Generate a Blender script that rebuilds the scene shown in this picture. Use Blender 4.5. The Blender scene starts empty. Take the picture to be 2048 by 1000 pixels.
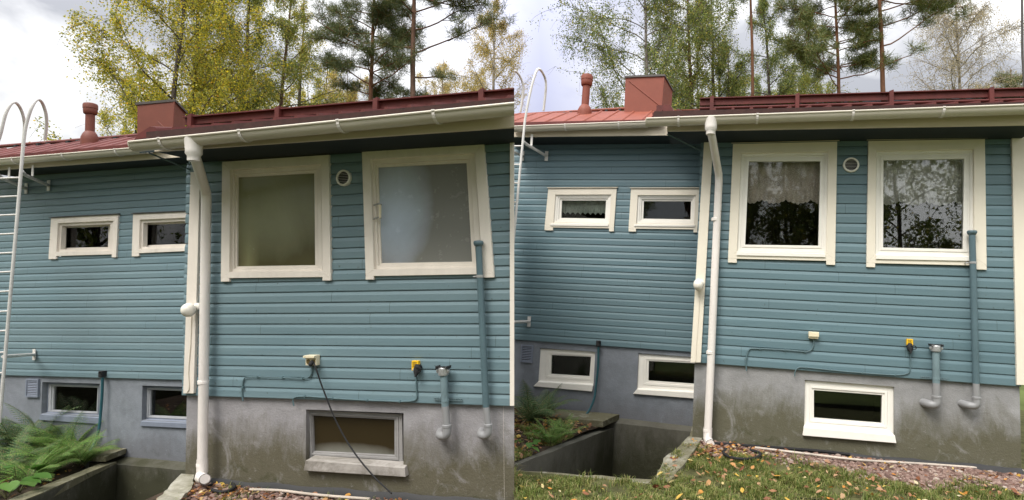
import bpy, bmesh, math, random
import numpy as np
from mathutils import Matrix, Vector

# ------------------------------------------------------------------ camera, world, light
scene = bpy.context.scene
COL = scene.collection
rad = math.radians
F_PX, PPX, PPY, PITCH = 1100.0, 1200.0, 500.0, 5.0      # measured on the 2048 x 1000 photograph
cam_d = bpy.data.cameras.new('camera')
cam_d.sensor_width = 36.0
cam_d.lens = 36.0 * F_PX / 2048.0
cam_d.shift_x = -(PPX - 1024.0) / 2048.0
cam_d.clip_start, cam_d.clip_end = 0.05, 2000.0
cam = bpy.data.objects.new('camera', cam_d)
cam.rotation_euler = (rad(90 + PITCH), 0, 0)
COL.objects.link(cam)
scene.camera = cam
scene.view_settings.view_transform = 'Standard'
scene.view_settings.look = 'None'
scene.view_settings.exposure = 0.45
scene.view_settings.gamma = 1.0

SUN_EL, SUN_AZ = 56.0, 215.0                            # azimuth clockwise from +Y: behind the viewer, a little to the left
world = bpy.data.worlds.new('World')
scene.world = world
world.use_nodes = True
wn, wl = world.node_tree.nodes, world.node_tree.links
wn.clear()
w_out = wn.new('ShaderNodeOutputWorld')
sky = wn.new('ShaderNodeTexSky'); sky.sky_type = 'NISHITA'; sky.sun_disc = False
sky.sun_elevation = rad(SUN_EL); sky.sun_rotation = rad(SUN_AZ)
bg_sky = wn.new('ShaderNodeBackground'); bg_sky.inputs[1].default_value = 0.1
wl.new(sky.outputs[0], bg_sky.inputs[0])
tc = wn.new('ShaderNodeTexCoord')
nz = wn.new('ShaderNodeTexNoise'); nz.inputs['Scale'].default_value = 2.6; nz.inputs['Detail'].default_value = 6
nz.inputs['Roughness'].default_value = 0.55; nz.inputs['Distortion'].default_value = 0.4
mp = wn.new('ShaderNodeMapping'); mp.inputs['Scale'].default_value = (1, 1, 2.0); mp.inputs['Location'].default_value = (3.1, 0.4, 1.7)
wl.new(tc.outputs['Generated'], mp.inputs[0]); wl.new(mp.outputs[0], nz.inputs['Vector'])
ramp = wn.new('ShaderNodeValToRGB')
ramp.color_ramp.elements[0].position = 0.43; ramp.color_ramp.elements[0].color = (0.50, 0.51, 0.55, 1)
ramp.color_ramp.elements[1].position = 0.57; ramp.color_ramp.elements[1].color = (1.12, 1.12, 1.12, 1)
wl.new(nz.outputs['Fac'], ramp.inputs[0])
# lavender-grey cloud bank ahead; gain added overhead and behind to light the fronts
sep = wn.new('ShaderNodeSeparateXYZ'); wl.new(tc.outputs['Generated'], sep.inputs[0])
def wmath(op, a, b=None, c=None, clamp=False):
    n = wn.new('ShaderNodeMath'); n.operation = op; n.use_clamp = clamp
    for i, v in enumerate((a, b, c)):
        if v is None: continue
        if isinstance(v, (int, float)): n.inputs[i].default_value = v
        else: wl.new(v, n.inputs[i])
    return n.outputs[0]
dist = wmath('ABSOLUTE', wmath('ADD', sep.outputs['X'], 0.10))
bank = wmath('SUBTRACT', 1.0, wmath('MULTIPLY', dist, 4.2), clamp=True)
ahead = wmath('GREATER_THAN', sep.outputs['Y'], 0.0)
bank = wmath('MULTIPLY', wmath('MULTIPLY', bank, ahead), 0.95)
mix = wn.new('ShaderNodeMix'); mix.data_type = 'RGBA'
wl.new(bank, mix.inputs[0]); wl.new(ramp.outputs[0], mix.inputs[6]); mix.inputs[7].default_value = (0.56, 0.58, 0.78, 1)
back = wmath('MULTIPLY_ADD', sep.outputs['Y'], -0.5, 0.5, clamp=True)
up = wmath('MAXIMUM', sep.outputs['Z'], 0.0)
gain = wmath('ADD', wmath('MULTIPLY_ADD', wmath('POWER', back, 1.6), 0.75, 0.58), wmath('MULTIPLY', wmath('POWER', up, 2.0), 2.6))
bg_cloud = wn.new('ShaderNodeBackground')
wl.new(mix.outputs[2], bg_cloud.inputs[0]); wl.new(gain, bg_cloud.inputs[1])
mixs = wn.new('ShaderNodeMixShader'); mixs.inputs[0].default_value = 0.92
wl.new(bg_sky.outputs[0], mixs.inputs[1]); wl.new(bg_cloud.outputs[0], mixs.inputs[2])
wl.new(mixs.outputs[0], w_out.inputs[0])

sun_d = bpy.data.lights.new('sun', 'SUN'); sun_d.energy = 2.3; sun_d.angle = rad(26); sun_d.color = (1.0, 0.95, 0.87)
sun = bpy.data.objects.new('sun', sun_d); COL.objects.link(sun)
sd = Vector((math.sin(rad(SUN_AZ)) * math.cos(rad(SUN_EL)), math.cos(rad(SUN_AZ)) * math.cos(rad(SUN_EL)), math.sin(rad(SUN_EL))))
sun.rotation_euler = sd.to_track_quat('Z', 'Y').to_euler()

# ------------------------------------------------------------------ the two plots: each house has its own pose
M_OLD = Matrix(((0.9766, 0.2140, -0.0189, -3.7543), (-0.2146, 0.9760, -0.0361, 5.3618), (0.0107, 0.0394, 0.9992, -0.9298), (0, 0, 0, 1)))
M_NEW = Matrix(((0.9747, 0.2167, 0.0540, 1.3431), (-0.2179, 0.9758, 0.0171, 6.5980), (-0.0490, -0.0284, 0.9984, -0.7735), (0, 0, 0, 1)))
cP, sP = math.cos(rad(PITCH)), math.sin(rad(PITCH))

def pdir(px, py):                       # world direction of a photo point
    a, b = (px - PPX) / F_PX, -(py - PPY) / F_PX
    return Vector((a, cP - b * sP, sP + b * cP))

class Frame:
    """A local frame: x along the house front, y into the depth, z up; 0 is the foot of the cladding."""
    def __init__(s, M):
        s.M = M; s.I = M.inverted(); s.o = s.I @ Vector((0, 0, 0)); s.R = s.I.to_3x3(); s.cut = None
    def ray(s, px, py): return s.R @ pdir(px, py)
    def L(s, px, py, y):
        d = s.ray(px, py); return s.o + d * ((y - s.o.y) / d.y)
    def Z(s, px, py, z):
        d = s.ray(px, py); return s.o + d * ((z - s.o.z) / d.z)
    def X(s, px, py, x):
        d = s.ray(px, py); return s.o + d * ((x - s.o.x) / d.x)
SEAM = 1028.5
OLD, NEW, WLD = Frame(M_OLD), Frame(M_NEW), Frame(Matrix.Identity(4))
for f, sgn in ((OLD, 1), (NEW, -1)):    # party plane where the two houses end against each other
    n = f.ray(SEAM, 0).cross(f.ray(SEAM, 1000)).normalized()
    if n.dot(f.ray(SEAM + 50, 500)) * sgn < 0: n = -n
    f.cut = n

# ------------------------------------------------------------------ mesh building
ORG = {}
def tag(o, label=None, cat=None, group=None, kind=None):
    if label: o['label'] = label
    if cat: o['category'] = cat
    if group: o['group'] = group
    if kind: o['kind'] = kind
    return o
def thing(name, label, cat, fr, loc, group=None):
    o = bpy.data.objects.new(name, None); COL.objects.link(o)
    o.empty_display_size = 0.2
    loc = Vector(loc)
    o.matrix_world = fr.M @ Matrix.Translation(loc)
    ORG[o.name] = (fr, loc)
    return tag(o, label, cat, group)

class MB:
    def __init__(s): s.v = []; s.f = []
    def add(s, vs, fs):
        b = len(s.v); s.v += [tuple(v) for v in vs]; s.f += [tuple(b + i for i in f) for f in fs]; return s
    def box(s, x0, x1, y0, y1, z0, z1):
        return s.add([(x0, y0, z0), (x1, y0, z0), (x1, y1, z0), (x0, y1, z0), (x0, y0, z1), (x1, y0, z1), (x1, y1, z1), (x0, y1, z1)],
                     [(0, 3, 2, 1), (4, 5, 6, 7), (0, 1, 5, 4), (1, 2, 6, 5), (2, 3, 7, 6), (3, 0, 4, 7)])
    def hexa(s, a, b):                  # two quads a, b (4 points each), joined
        return s.add(list(a) + list(b), [(0, 1, 2, 3), (7, 6, 5, 4), (0, 4, 5, 1), (1, 5, 6, 2), (2, 6, 7, 3), (3, 7, 4, 0)])
    def prism(s, poly, off):            # polygon extruded by a vector
        n = len(poly); off = Vector(off); p = [Vector(q) for q in poly]
        return s.add(p + [q + off for q in p], [tuple(range(n)), tuple(range(2 * n - 1, n - 1, -1))] + [(i, i + n, (i + 1) % n + n, (i + 1) % n) for i in range(n)])
    def tube(s, pts, r, n=8, caps=True):
        pts = [Vector(p) for p in pts]; m = len(pts)
        rs = r if isinstance(r, (list, tuple)) else [r] * m
        up = None; rings = []
        for i, p in enumerate(pts):
            t = (pts[min(i + 1, m - 1)] - pts[max(i - 1, 0)]).normalized()
            if up is None:
                up = t.orthogonal().normalized()
            up = (up - t * up.dot(t)).normalized(); w = t.cross(up)
            rings.append([p + (up * math.cos(2 * math.pi * k / n) + w * math.sin(2 * math.pi * k / n)) * rs[i] for k in range(n)])
        vs = [q for r_ in rings for q in r_]
        fs = [(i * n + k, i * n + (k + 1) % n, (i + 1) * n + (k + 1) % n, (i + 1) * n + k) for i in range(m - 1) for k in range(n)]
        if caps: fs += [tuple(range(n - 1, -1, -1)), tuple((m - 1) * n + k for k in range(n))]
        return s.add(vs, fs)
    def lathe(s, base, axis, prof, n=20):  # prof: (distance along axis, radius)
        base = Vector(base); axis = Vector(axis).normalized(); u = axis.orthogonal().normalized(); w = axis.cross(u)
        vs = [base + axis * h + (u * math.cos(2 * math.pi * k / n) + w * math.sin(2 * math.pi * k / n)) * max(r, 1e-4) for h, r in prof for k in range(n)]
        m = len(prof)
        fs = [(i * n + k, i * n + (k + 1) % n, (i + 1) * n + (k + 1) % n, (i + 1) * n + k) for i in range(m - 1) for k in range(n)]
        fs += [tuple(range(n - 1, -1, -1)), tuple((m - 1) * n + k for k in range(n))]
        return s.add(vs, fs)
    def build(s, name, mat, parent=None, fr=None, loc=(0, 0, 0), clip=False, smooth=False, bevel=0.0):
        if parent is not None: fr, loc = ORG[parent.name]
        loc = Vector(loc)
        me = bpy.data.meshes.new(name)
        me.from_pydata([(v[0] - loc.x, v[1] - loc.y, v[2] - loc.z) for v in s.v], [], s.f)
        bm = bmesh.new(); bm.from_mesh(me)
        bmesh.ops.recalc_face_normals(bm, faces=bm.faces[:])
        if clip:
            bmesh.ops.bisect_plane(bm, geom=bm.verts[:] + bm.edges[:] + bm.faces[:], plane_co=fr.o - loc, plane_no=fr.cut, clear_outer=True)
            bmesh.ops.holes_fill(bm, edges=[e for e in bm.edges if e.is_boundary and all(abs((v.co + loc - fr.o).dot(fr.cut)) < 1e-4 for v in e.verts)], sides=0)
        if bevel:
            bmesh.ops.bevel(bm, geom=[e for e in bm.edges if e.is_manifold and e.calc_face_angle(0) > 0.5], offset=bevel, segments=2, affect='EDGES', profile=0.6)
        if smooth:
            for f in bm.faces: f.smooth = True
            for e in bm.edges:
                if e.is_manifold and e.calc_face_angle(0) > 0.7: e.smooth = False
        bm.to_mesh(me); bm.free()
        me.materials.append(mat)
        o = bpy.data.objects.new(name, me); COL.objects.link(o)
        if parent is not None: o.parent = parent
        else: o.matrix_world = fr.M @ Matrix.Translation(loc)
        ORG[o.name] = (fr, loc)
        return o

def np_mesh(name, verts, faces_n, mat, k=4, parent=None, fr=None, smooth=False):
    """verts (n*k,3) array, one face per k verts"""
    if parent is not None: fr, loc = ORG[parent.name]
    else: loc = Vector((0, 0, 0))
    me = bpy.data.meshes.new(name)
    n = faces_n
    v = np.asarray(verts, np.float32).reshape(-1, 3) - np.array(loc, np.float32)
    me.vertices.add(len(v)); me.vertices.foreach_set('co', v.ravel())
    me.loops.add(n * k); me.loops.foreach_set('vertex_index', np.arange(n * k, dtype=np.int32))
    me.polygons.add(n); me.polygons.foreach_set('loop_start', np.arange(0, n * k, k, dtype=np.int32))
    me.polygons.foreach_set('loop_total', np.full(n, k, np.int32))
    me.update(calc_edges=True)
    me.materials.append(mat)
    o = bpy.data.objects.new(name, me); COL.objects.link(o)
    if parent is not None: o.parent = parent
    elif fr is not None: o.matrix_world = fr.M
    ORG[o.name] = (fr, loc)
    return o

# ------------------------------------------------------------------ materials
class NT:
    def __init__(s, name):
        s.m = bpy.data.materials.new(name); s.m.use_nodes = True
        s.t = s.m.node_tree; s.n = s.t.nodes; s.l = s.t.links
        s.b = s.n['Principled BSDF']; s.out = s.n['Material Output']
        s.tc = s.n.new('ShaderNodeTexCoord')
    def link(s, a, b): s.l.new(a, b)
    def noise(s, scale, detail=4, rough=0.6, stretch=(1, 1, 1), dist=0.0, coord='Object'):
        mp = s.n.new('ShaderNodeMapping'); mp.inputs['Scale'].default_value = stretch
        s.link(s.tc.outputs[coord], mp.inputs[0])
        t = s.n.new('ShaderNodeTexNoise'); t.inputs['Scale'].default_value = scale; t.inputs['Detail'].default_value = detail
        t.inputs['Roughness'].default_value = rough; t.inputs['Distortion'].default_value = dist
        s.link(mp.outputs[0], t.inputs['Vector'])
        return t.outputs['Fac']
    def ramp(s, fac, stops):
        r = s.n.new('ShaderNodeValToRGB')
        while len(r.color_ramp.elements) < len(stops): r.color_ramp.elements.new(0.5)
        for e, (p, c) in zip(r.color_ramp.elements, stops):
            e.position = p; e.color = (*c, 1) if len(c) == 3 else c
        s.link(fac, r.inputs[0]); return r.outputs[0]
    def val(s, fac, lo, hi, a=0.0, b=1.0):
        r = s.n.new('ShaderNodeMapRange'); r.inputs[1].default_value = lo; r.inputs[2].default_value = hi
        r.inputs[3].default_value = a; r.inputs[4].default_value = b; s.link(fac, r.inputs[0]); return r.outputs[0]
    def mix(s, fac, a, b, mode='MIX'):
        m = s.n.new('ShaderNodeMix'); m.data_type = 'RGBA'; m.blend_type = mode
        for sock, v in ((m.inputs[0], fac), (m.inputs[6], a), (m.inputs[7], b)):
            if isinstance(v, (int, float)): sock.default_value = v
            elif isinstance(v, tuple): sock.default_value = (*v, 1) if len(v) == 3 else v
            else: s.link(v, sock)
        return m.outputs[2]
    def math(s, op, a, b=0.0, clamp=False):
        m = s.n.new('ShaderNodeMath'); m.operation = op; m.use_clamp = clamp
        for sock, v in ((m.inputs[0], a), (m.inputs[1], b)):
            if isinstance(v, (int, float)): sock.default_value = v
            else: s.link(v, sock)
        return m.outputs[0]
    def xyz(s, coord='Object'):
        x = s.n.new('ShaderNodeSeparateXYZ'); s.link(s.tc.outputs[coord], x.inputs[0]); return x.outputs
    def col(s, v):
        if isinstance(v, tuple): s.b.inputs['Base Color'].default_value = (*v, 1)
        else: s.link(v, s.b.inputs['Base Color'])
        return s
    def set(s, rough=0.5, spec=0.5, metal=0.0):
        if isinstance(rough, (int, float)): s.b.inputs['Roughness'].default_value = rough
        else: s.link(rough, s.b.inputs['Roughness'])
        s.b.inputs['Specular IOR Level'].default_value = spec; s.b.inputs['Metallic'].default_value = metal
        return s
    def bump(s, h, strength=0.3, dist=0.01):
        b = s.n.new('ShaderNodeBump'); b.inputs['Strength'].default_value = strength; b.inputs['Distance'].default_value = dist
        s.link(h, b.inputs['Height']); s.link(b.outputs[0], s.b.inputs['Normal']); return s

def m_paint(name, c, var=0.12, rough=0.5, grain=(1, 1, 1), scale=6, bump=0.05, dirt=None, dirt_amt=0.6, dlo=0.58):
    t = NT(name)
    n1 = t.noise(scale, 5, 0.65, grain)
    lo = tuple(x * (1 - var) for x in c); hi = tuple(min(1, x * (1 + var)) for x in c)
    base = t.ramp(n1, [(0.3, lo), (0.7, hi)])
    if dirt:
        n2 = t.noise(scale * 0.45, 8, 0.75, grain, 0.5)
        base = t.mix(t.math('MULTIPLY', t.val(n2, dlo, dlo + 0.17), dirt_amt), base, dirt)
    t.col(base).set(rough, 0.4)
    if bump: t.bump(t.noise(scale * 8, 4, 0.6, grain), bump, 0.004)
    return t.m
def m_cladding(name, c, pitch, off=0.0):
    t = NT(name)
    grain = t.noise(10, 6, 0.7, (0.06, 1, 1.4))
    streak = t.noise(1.3, 5, 0.7, (0.35, 1, 2.2), 0.6)
    x = t.xyz()
    # every board has taken the weather a little differently
    idx = t.math('FLOOR', t.math('DIVIDE', t.math('ADD', x['Z'], off), pitch))
    wn_ = t.n.new('ShaderNodeTexWhiteNoise'); wn_.noise_dimensions = '1D'; t.link(idx, wn_.inputs['W'])
    base = t.ramp(grain, [(0.25, tuple(v * 0.84 for v in c)), (0.75, tuple(v * 1.1 for v in c))])
    base = t.mix(t.val(streak, 0.35, 0.7, 0, 0.45), base, tuple(v * f for v, f in zip(c, (1.35, 1.14, 1.05))))
    base = t.mix(t.val(wn_.outputs['Value'], 0, 1, 0.0, 0.32), base, tuple(v * 0.72 for v in c))
    fx = t.math('FRACT', t.math('DIVIDE', t.math('ADD', x['X'], t.math('MULTIPLY', wn_.outputs['Value'], 37.0)), 2.9))
    base = t.mix(t.math('MULTIPLY', t.math('LESS_THAN', fx, 0.0013), 0.75), base, (0.02, 0.03, 0.03))
    spots = t.noise(26, 3, 0.5, (1, 1, 1))
    base = t.mix(t.val(spots, 0.70, 0.76, 0, 0.55), base, (0.05, 0.06, 0.05))
    t.col(base).set(t.val(streak, 0.3, 0.7, 0.42, 0.6), 0.4)
    t.bump(t.noise(16, 5, 0.7, (0.05, 1, 1.6)), 0.12, 0.004)
    return t.m
def m_plinth(name, base, stain, zlo, zhi):
    t = NT(name)
    n1 = t.noise(3.0, 8, 0.7)
    n2 = t.noise(1.7, 6, 0.62, (1, 1, 0.7), 0.8)
    run = t.noise(5.0, 8, 0.75, (1, 1, 0.4), 0.6)
    col = t.ramp(n1, [(0.3, tuple(v * 0.8 for v in base)), (0.7, tuple(v * 1.15 for v in base))])
    z = t.xyz()['Z']
    h = t.val(z, zlo, zhi, 1.0, 0.0)                      # splash-back growth near the soil, ragged upper limit
    g = t.math('ADD', t.math('MULTIPLY', h, 0.9), t.math('MULTIPLY', t.math('ADD', n2, run), 0.75))
    col = t.mix(t.val(g, 0.95, 1.32, 0, 0.9), col, stain)
    blot = t.noise(2.3, 8, 0.72, (1, 1, 0.8), 1.2)
    col = t.mix(t.val(blot, 0.56, 0.68, 0, 0.5), col, tuple(v * 1.25 for v in base))
    moss = t.noise(4.5, 8, 0.75, (1, 1, 0.9), 0.8)
    col = t.mix(t.math('MULTIPLY', t.val(moss, 0.56, 0.66), t.val(z, zlo, (zlo + zhi) / 2, 0.8, 0.0)), col, (0.045, 0.05, 0.018))
    n3 = t.noise(14, 6, 0.7)
    col = t.mix(t.val(n3, 0.6, 0.72, 0, 0.35), col, tuple(min(1, v * 1.5) for v in base))
    t.col(col).set(0.92, 0.2)
    t.bump(t.math('ADD', t.noise(60, 6, 0.7), t.math('MULTIPLY', t.noise(7, 4, 0.5), 1.2)), 0.5, 0.012)
    return t.m
def m_plain(name, c, rough=0.5, spec=0.5, metal=0.0, var=0.15, scale=8, bump=0.0):
    t = NT(name); n1 = t.noise(scale, 4, 0.6)
    t.col(t.ramp(n1, [(0.3, tuple(v * (1 - var) for v in c)), (0.7, tuple(min(1, v * (1 + var)) for v in c))])).set(rough, spec, metal)
    if bump: t.bump(t.noise(scale * 6, 4, 0.6), bump, 0.005)
    return t.m
def m_glass(name, tint, ior=1.9):
    t = NT(name)
    t.n.remove(t.b)
    fr = t.n.new('ShaderNodeFresnel'); fr.inputs[0].default_value = ior
    tr = t.n.new('ShaderNodeBsdfTransparent'); tr.inputs[0].default_value = (*tint, 1)
    gl = t.n.new('ShaderNodeBsdfGlossy'); gl.inputs['Roughness'].default_value = 0.01
    bp = t.n.new('ShaderNodeBump'); bp.inputs['Strength'].default_value = 0.04; bp.inputs['Distance'].default_value = 0.02
    t.link(t.noise(1.6, 2, 0.5), bp.inputs['Height']); t.link(bp.outputs[0], gl.inputs['Normal'])
    mx = t.n.new('ShaderNodeMixShader')
    t.link(fr.outputs[0], mx.inputs[0]); t.link(tr.outputs[0], mx.inputs[1]); t.link(gl.outputs[0], mx.inputs[2]); t.link(mx.outputs[0], t.out.inputs[0])
    return t.m
def m_film(name, stops, rough=0.3, scale=0.9, stretch=(1, 1, 1), spec=0.5):
    t = NT(name)
    n1 = t.noise(scale, 3, 0.5, stretch, 0.6)
    n2 = t.noise(7, 6, 0.65)
    c = t.ramp(t.math('ADD', t.math('MULTIPLY', n1, 0.9), t.math('MULTIPLY', n2, 0.1)), stops)
    t.col(c).set(t.val(n2, 0.3, 0.7, rough, rough + 0.15), spec)
    t.bump(t.noise(2.5, 3, 0.5), 0.15, 0.03)
    return t.m
def m_film2(name, deep, pale_col, centre, size, rough, streak, sx):
    """a filmed-over pane, paler round one place; front panes carry painted glow there"""
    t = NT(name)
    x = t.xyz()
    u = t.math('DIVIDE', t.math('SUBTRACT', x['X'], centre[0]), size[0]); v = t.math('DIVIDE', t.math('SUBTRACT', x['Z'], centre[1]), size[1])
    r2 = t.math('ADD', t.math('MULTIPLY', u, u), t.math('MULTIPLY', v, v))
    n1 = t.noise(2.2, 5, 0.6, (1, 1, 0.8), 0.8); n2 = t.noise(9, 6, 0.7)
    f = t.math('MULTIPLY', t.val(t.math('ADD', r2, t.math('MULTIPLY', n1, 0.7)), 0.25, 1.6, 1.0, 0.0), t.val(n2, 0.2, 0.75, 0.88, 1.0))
    c = t.mix(f, deep, pale_col)
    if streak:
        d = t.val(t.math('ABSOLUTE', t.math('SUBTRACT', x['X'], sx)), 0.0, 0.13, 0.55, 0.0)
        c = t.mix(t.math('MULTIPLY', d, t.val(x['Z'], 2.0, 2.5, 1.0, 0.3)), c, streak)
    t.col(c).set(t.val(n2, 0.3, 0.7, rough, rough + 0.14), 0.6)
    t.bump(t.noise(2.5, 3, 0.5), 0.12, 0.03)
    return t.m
def m_leaf(name, stops, transl=0.35, rough=0.5):
    t = NT(name)
    gi = t.n.new('ShaderNodeNewGeometry')
    c = t.ramp(gi.outputs['Random Per Island'], stops)
    t.col(c).set(rough, 0.3)
    tl = t.n.new('ShaderNodeBsdfTranslucent'); t.link(c, tl.inputs[0])
    mx = t.n.new('ShaderNodeMixShader'); mx.inputs[0].default_value = transl
    t.link(t.b.outputs[0], mx.inputs[1]); t.link(tl.outputs[0], mx.inputs[2]); t.link(mx.outputs[0], t.out.inputs[0])
    return t.m
def m_bark(name, c1, c2, scale=5, stretch=(1, 1, 0.25), top=None, z0=3, z1=8):
    t = NT(name); n1 = t.noise(scale, 6, 0.7, stretch, 0.5)
    c = t.ramp(n1, [(0.38, c1), (0.62, c2)])
    if top: c = t.mix(t.val(t.xyz()['Z'], z0, z1), c, t.ramp(n1, [(0.35, tuple(v * 0.6 for v in top)), (0.65, top)]))
    t.col(c).set(0.9, 0.2).bump(n1, 0.6, 0.03)
    return t.m
def m_lace(name, c, cover=0.55):
    t = NT(name)
    v = t.n.new('ShaderNodeTexVoronoi'); v.inputs['Scale'].default_value = 55
    t.link(t.tc.outputs['Object'], v.inputs['Vector'])
    n1 = t.noise(9, 4, 0.6)
    hole = t.math('MULTIPLY', t.val(v.outputs['Distance'], 0.30, 0.5), t.val(n1, 0.35, 0.6, 0.25, 1.0))
    t.col(c).set(0.9, 0.1)
    tr = t.n.new('ShaderNodeBsdfTransparent'); mx = t.n.new('ShaderNodeMixShader')
    t.link(t.math('MULTIPLY', hole, 1 - cover + 0.25, True), mx.inputs[0]); t.link(t.b.outputs[0], mx.inputs[1]); t.link(tr.outputs[0], mx.inputs[2]); t.link(mx.outputs[0], t.out.inputs[0])
    return t.m

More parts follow.
